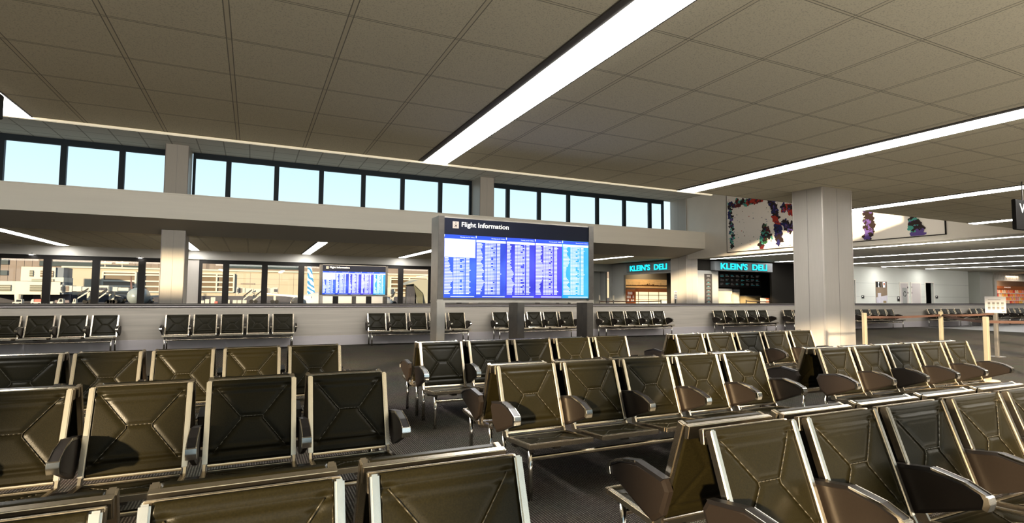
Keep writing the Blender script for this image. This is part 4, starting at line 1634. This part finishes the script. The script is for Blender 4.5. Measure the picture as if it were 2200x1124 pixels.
# airliners
def airliner(Y, nose, r, tail, wl_, wr_, label, mats, side=False):
    c = onY(nose[0], nose[1], Y)
    t = empty('airliner', (c.x, Y, GZ), label, 'aircraft', None)
    o = t.location
    zc = c.z-GZ
    b = MB()
    prof = [(.05, -1.0), (.35*r, -.93), (.75*r, -.7), (.95*r, -.35), (r, 0), (r, 10*r), (.8*r, 13*r), (.3*r, 16*r)]
    if side:
        n = 20
        prof2 = [(.05*r, -4.1*r), (.35*r, -3.7*r), (.62*r, -3.1*r), (.88*r, -2*r), (r, -.6*r), (r, 1.*r), (.9*r, 2.5*r), (.68*r, 3.4*r), (.38*r, 4*r), (.05, 4.3*r)]
        b.lathe((0, 0, zc), prof2, n, axis=0)
    else:
        b.lathe((0, 0, zc), [(a, h*(1.3*r if abs(h) <= 1 else .2)) for a, h in prof], 20, axis=1)
    b.build('fuselage', mats[0], t, smooth=True)
    # tail fin from photo points
    yt = 6.5*r if not side else 0
    pts = [onY(px, py, Y+yt)-Vector((o.x, o.y, GZ)) for px, py in tail]
    b = MB()
    b.prism([(p.x, p.z) for p in pts], 1, yt-.3, yt+.3)
    b.build('tail_fin', mats[1], t)
    for wpts in (wl_, wr_):
        if not wpts:
            continue
        yy = 3*r if not side else -3
        p, q = [onY(px, py, Y+yy)-Vector((o.x, o.y, GZ)) for px, py in wpts]
        b = MB()
        b.hexa([(p.x, yy, p.z), (q.x, yy+5, q.z), (q.x, yy+7, q.z), (p.x, yy+8, p.z)],
               [(p.x, yy, p.z+1.0), (q.x, yy+5, q.z+.4), (q.x, yy+7, q.z+.4), (p.x, yy+8, p.z+1.0)])
        b.build('wing', mats[2], t)
        mx = p+(q-p)*.33
        MB().lathe((mx.x, yy-2.8, mx.z-1.4), [(1., 0), (1.5, .5), (1.6, 3.8), (.9, 7)], 14, axis=1).build('engine', M['fdark'], t)
    if not side:
        b = MB()
        b.box(-.55*r, -.62*r, zc+.28*r, .55*r, -.35*r, zc+.48*r)
        b.build('cockpit_window', M['vglass'], t)
        MB().tube((0, 3, .8), (0, 3, zc-r*.8), .3, n=8).box(-.5, 2.4, 0, .5, 3.6, 1.5).build('nose_gear', M['tyre'], t)
    return t


M['pl_grey'] = mat('grey_fuselage', (.17, .20, .21), .35)
M['pl_tail'] = mat('dark_red_tail', (.10, .05, .05), .5)
M['pl_white'] = mat('white_fuselage', (0.390, 0.380, 0.370), .35)


def blue_tail():
    m, t, b_, N, L = nt('blue_patterned_tail')
    tc = N.new('ShaderNodeTexCoord')
    w = N.new('ShaderNodeTexWave')
    w.wave_type = 'BANDS'
    w.bands_direction = 'DIAGONAL'
    w.inputs['Scale'].default_value = .30
    w.inputs['Distortion'].default_value = 5
    w.inputs['Detail'].default_value = 1
    L.new(tc.outputs['Object'], w.inputs['Vector'])
    cr = N.new('ShaderNodeValToRGB')
    cr.color_ramp.interpolation = 'CONSTANT'
    cr.color_ramp.elements[0].color = (.75, .78, .8, 1)
    cr.color_ramp.elements[1].color = (.04, .20, .42, 1)
    cr.color_ramp.elements[1].position = .5
    L.new(w.outputs['Fac'], cr.inputs[0])
    L.new(cr.outputs[0], b_.inputs['Base Color'])
    return m


M['pl_blue'] = blue_tail()
airliner(262, (295, 637), 3.5, [(280, 627), (285.5, 627), (282, 594), (280.5, 593)], ((284, 641), (212, 632)), ((306, 641), (352, 636)), 'grey airliner seen nose-on with a dark red tail', [M['pl_grey'], M['pl_tail'], M['pl_white']])
airliner(213, (735, 650), 4.4, [(660, 634), (677, 634), (669, 569), (661, 569)], ((668, 643), (568, 632)), None, 'white airliner with a blue patterned tail fin beside the distant flight board', [M['pl_white'], M['pl_blue'], M['pl_white']], side=True)

# big white passenger bridge hood close outside
Yn = 75
t = empty('bridge_hood', (onY(900, 620, Yn).x, Yn, GZ), 'white arched bridge hood with dark bellows between the two flight boards', 'jet bridge')
o = t.location


def L_(px, py, dy_=0):
    p = onY(px, py, Yn)
    return (p.x-o.x, dy_, p.z-GZ)


b = MB()
P1 = [L_(871, 612), L_(889, 610), L_(909, 630), L_(916, 655), L_(926, 655), L_(926, 601), L_(900, 601)]
n = len(P1)
b.add([p for p in P1]+[(p[0], 5, p[2]) for p in P1], [tuple(range(n)), tuple(range(n, 2*n))[::-1]]+[(i, (i+1) % n, n+(i+1) % n, n+i) for i in range(n)])
b.build('hood_roof', mat('hood_white', (0.250, 0.250, 0.210), .6), t)
b = MB()
for k in range(8):
    x0 = 878+k*2.0
    p, q = L_(x0, 615), L_(x0+1.1, 657)
    b.box(p[0], .5, q[2]-1, q[0], 1.2, p[2])
tag(b.build('bellows', M['e_dark'], t), kind='stuff')
p, q = L_(877, 616), L_(899, 660)
MB().box(p[0], 1.2, q[2]-1, q[0], 1.5, p[2]).build('bellows_back', M['tyre'], t)
b = MB()
P1 = [L_(889, 613, -.1), L_(908, 631, -.1), L_(908, 658, -.1), L_(900, 658, -.1)]
b.add(P1+[(p[0], .1, p[2]) for p in P1], [(0, 1, 2, 3), (7, 6, 5, 4), (0, 1, 5, 4), (1, 2, 6, 5), (2, 3, 7, 6), (3, 0, 4, 7)])
b.build('ribbed_panel', M['e_olive'], t)


# vehicles
def vehicle(px0, px1, py, Y, kind, mm, label, h=1.7, grp=None):
    A, B = onY(px0, py, Y), onY(px1, py, Y)
    L = B.x-A.x
    t = empty('vehicle' if kind == 'cart' else kind, ((A.x+B.x)/2, Y, GZ), label, 'vehicle', grp)
    w = 1.1
    if kind in ('van', 'suv'):
        f = .22 if kind == 'van' else .30
        prof = [(-L/2, .35), (-L/2, .95), (-L/2+f*L*.8, 1.05), (-L/2+f*L*1.25, h), (L/2-.1, h), (L/2, .9), (L/2, .35)]
    elif kind == 'truck':
        prof = [(-L/2, .5), (-L/2, 1.2), (-L/2+.1*L, 2.0), (-L/2+.3*L, 2.0), (-L/2+.3*L, 1.0), (L/2, 1.0), (L/2, .5)]
    else:
        prof = [(-L/2, .4), (-L/2, h), (L/2, h), (L/2, .4)]
    MB().prism(prof, 1, -w, w).build('vehicle_body', mm, t, bevel=.06)
    if kind in ('van', 'suv'):
        MB().prism([(-L/2+L*.38, 1.08), (-L/2+L*.42, h-.15), (L/2-.35, h-.15), (L/2-.3, 1.08)], 1, -w-.02, w+.02).build('side_window', M['vglass'], t)
    if kind == 'truck':
        MB().box(-L/2+.34*L, -w, 1.05, L/2-.1, w, 2.0).build('cargo_box', M['veh_r'], t)
    wr = min(.36, L*.16)
    for x in (-L*.3, L*.3):
        MB().tube((x, -w-.05, wr), (x, -w+.2, wr), wr, n=14).build('wheel', M['tyre'], t)
        MB().tube((x, w-.2, wr), (x, w+.05, wr), wr, n=14).build('wheel', M['tyre'], t)
    return t


Yv = 250
vehicle(29, 50, 648, Yv, 'suv', M['veh_w'], 'white pickup parked before the round stilt of the annex', 2.0)
vehicle(68, 91, 648, Yv, 'truck', M['veh_w'], 'white truck with a red load parked under the annex')
vehicle(124, 138, 648, Yv, 'van', M['veh_w'], 'white van parked between the annex and the jet bridge', 2.2)
vehicle(157, 165, 648, Yv, 'van', M['veh_w'], 'small white van parked beside the foot of the jet bridge stair', 2.2)
vehicle(109, 116, 648, Yv, 'cart', M['veh_w'], 'tiny pale baggage tug between the truck and the white van', 1.2)
for i, (a, c, h) in enumerate(((426, 439, 1.7), (441, 450, 2.2), (453, 463, 3.0), (486, 494, 2.0), (500, 509, 1.9), (510, 519, 1.9), (521, 530, 1.9))):
    vehicle(a, c, 648, Yv-4, 'cart', M['veh_w'], 'white baggage cart, %s in the apron line counted from the first column' % ['first', 'second', 'third and tallest', 'fourth', 'fifth', 'sixth', 'seventh'][i], h, 'white baggage carts on the apron')
vehicle(461, 468, 648, Yv-12, 'cart', M['veh_r'], 'small red baggage tug among the white carts', 1.5)

# ------------------------------------------------------------------ light
sd = bpy.data.lights.new('sun', 'SUN')
sd.energy = 10.5
sd.color = (1, .80, .53)
sd.angle = math.radians(1.8)
so = bpy.data.objects.new('sun', sd)
COL.objects.link(so)
dirv = Vector((.9, 1, -.25)).normalized()
so.rotation_euler = dirv.to_track_quat('-Z', 'Y').to_euler()


def lamp(loc, e, size, col=(1, .75, .45), down=True, name='fill_lamp'):  # area light added as fill, no visible fixture
    l = bpy.data.lights.new(name, 'AREA')
    l.energy = e
    l.size = size
    l.color = col
    o = bpy.data.objects.new(name, l)
    COL.objects.link(o)
    o.location = loc
    return o


lamp((35.5, 43.0, 4.3), 70, 2.0)  # unseen fill added inside the deli and the store
lamp((36.5, 36.2, 4.3), 40, 1.5, (1, .9, .8))
lamp((84, YH+1.3, 4.2), 260, 3.0, (1, .72, .5))
lamp((84, YH-3.5, 4.4), 260, 3.0, (1, .95, .88))  # added fill brightening the store header from outside

for xx in (-30, -14, 2, 18):  # added fill for bulkhead and tall volume, hidden above the ceiling edge
    l = lamp((xx, YE+.1, 5.6), 470, 1.4, (1, .96, .88))
    l.data.shape = 'RECTANGLE'
    l.data.size = 15
    l.data.size_y = 1.3
    l.rotation_euler = (math.radians(95), 0, 0)
for xx in (57, 70):  # added fill aimed at the pale hall wall
    l = lamp((xx, YH-5.5, 3.9), 110, 1.4, (1, .97, .92))
    l.data.shape = 'RECTANGLE'
    l.data.size = 11
    l.data.size_y = .5
    l.rotation_euler = (math.radians(62), 0, 0)
# uplights: added ceiling fill, unseen low lamps behind the seating and behind the half wall
for (x, y, z, sx_, sy_, e, tx) in ((4, -3.0, .5, 18, 1.4, 480, -20), (22, -3.0, .5, 14, 1.4, 330, -20), (2, YW+.9, .55, 22, .8, 420, 16), (26, YW+.9, .55, 20, .8, 380, 16)):
    l = lamp((x, y, z), e, 1, (1, .93, .80))
    l.data.shape = 'RECTANGLE'
    l.data.size = sx_
    l.data.size_y = sy_
    l.rotation_euler = (math.radians(180+tx), 0, 0)
w = bpy.data.worlds.new('sky')
SC.world = w
w.use_nodes = True
N, L = w.node_tree.nodes, w.node_tree.links
bg = N['Background']
tc = N.new('ShaderNodeTexCoord')
sp_ = N.new('ShaderNodeSeparateXYZ')
L.new(tc.outputs['Generated'], sp_.inputs[0])
cr = N.new('ShaderNodeValToRGB')
e = cr.color_ramp.elements
e[0].position = .0
e[0].color = (.80, .80, .76, 1)
e[1].position = .12
e[1].color = (.72, .875, .935, 1)
x = e.new(.26)
x.color = (.56, .78, .91, 1)
x = e.new(.6)
x.color = (.42, .52, .62, 1)
L.new(sp_.outputs['Z'], cr.inputs[0])
L.new(cr.outputs[0], bg.inputs['Color'])
bg.inputs['Strength'].default_value = 1.12

SC.view_settings.view_transform = 'Standard'
SC.view_settings.look = 'Medium High Contrast'
SC.view_settings.exposure = -.06
cy = SC.cycles
cy.max_bounces = 10
cy.diffuse_bounces = 6
cy.glossy_bounces = 3
cy.transparent_max_bounces = 12
cy.caustics_reflective = False
cy.caustics_refractive = False
cy.use_denoising = True
cy.sample_clamp_indirect = 6
bpy.context.view_layer.update()
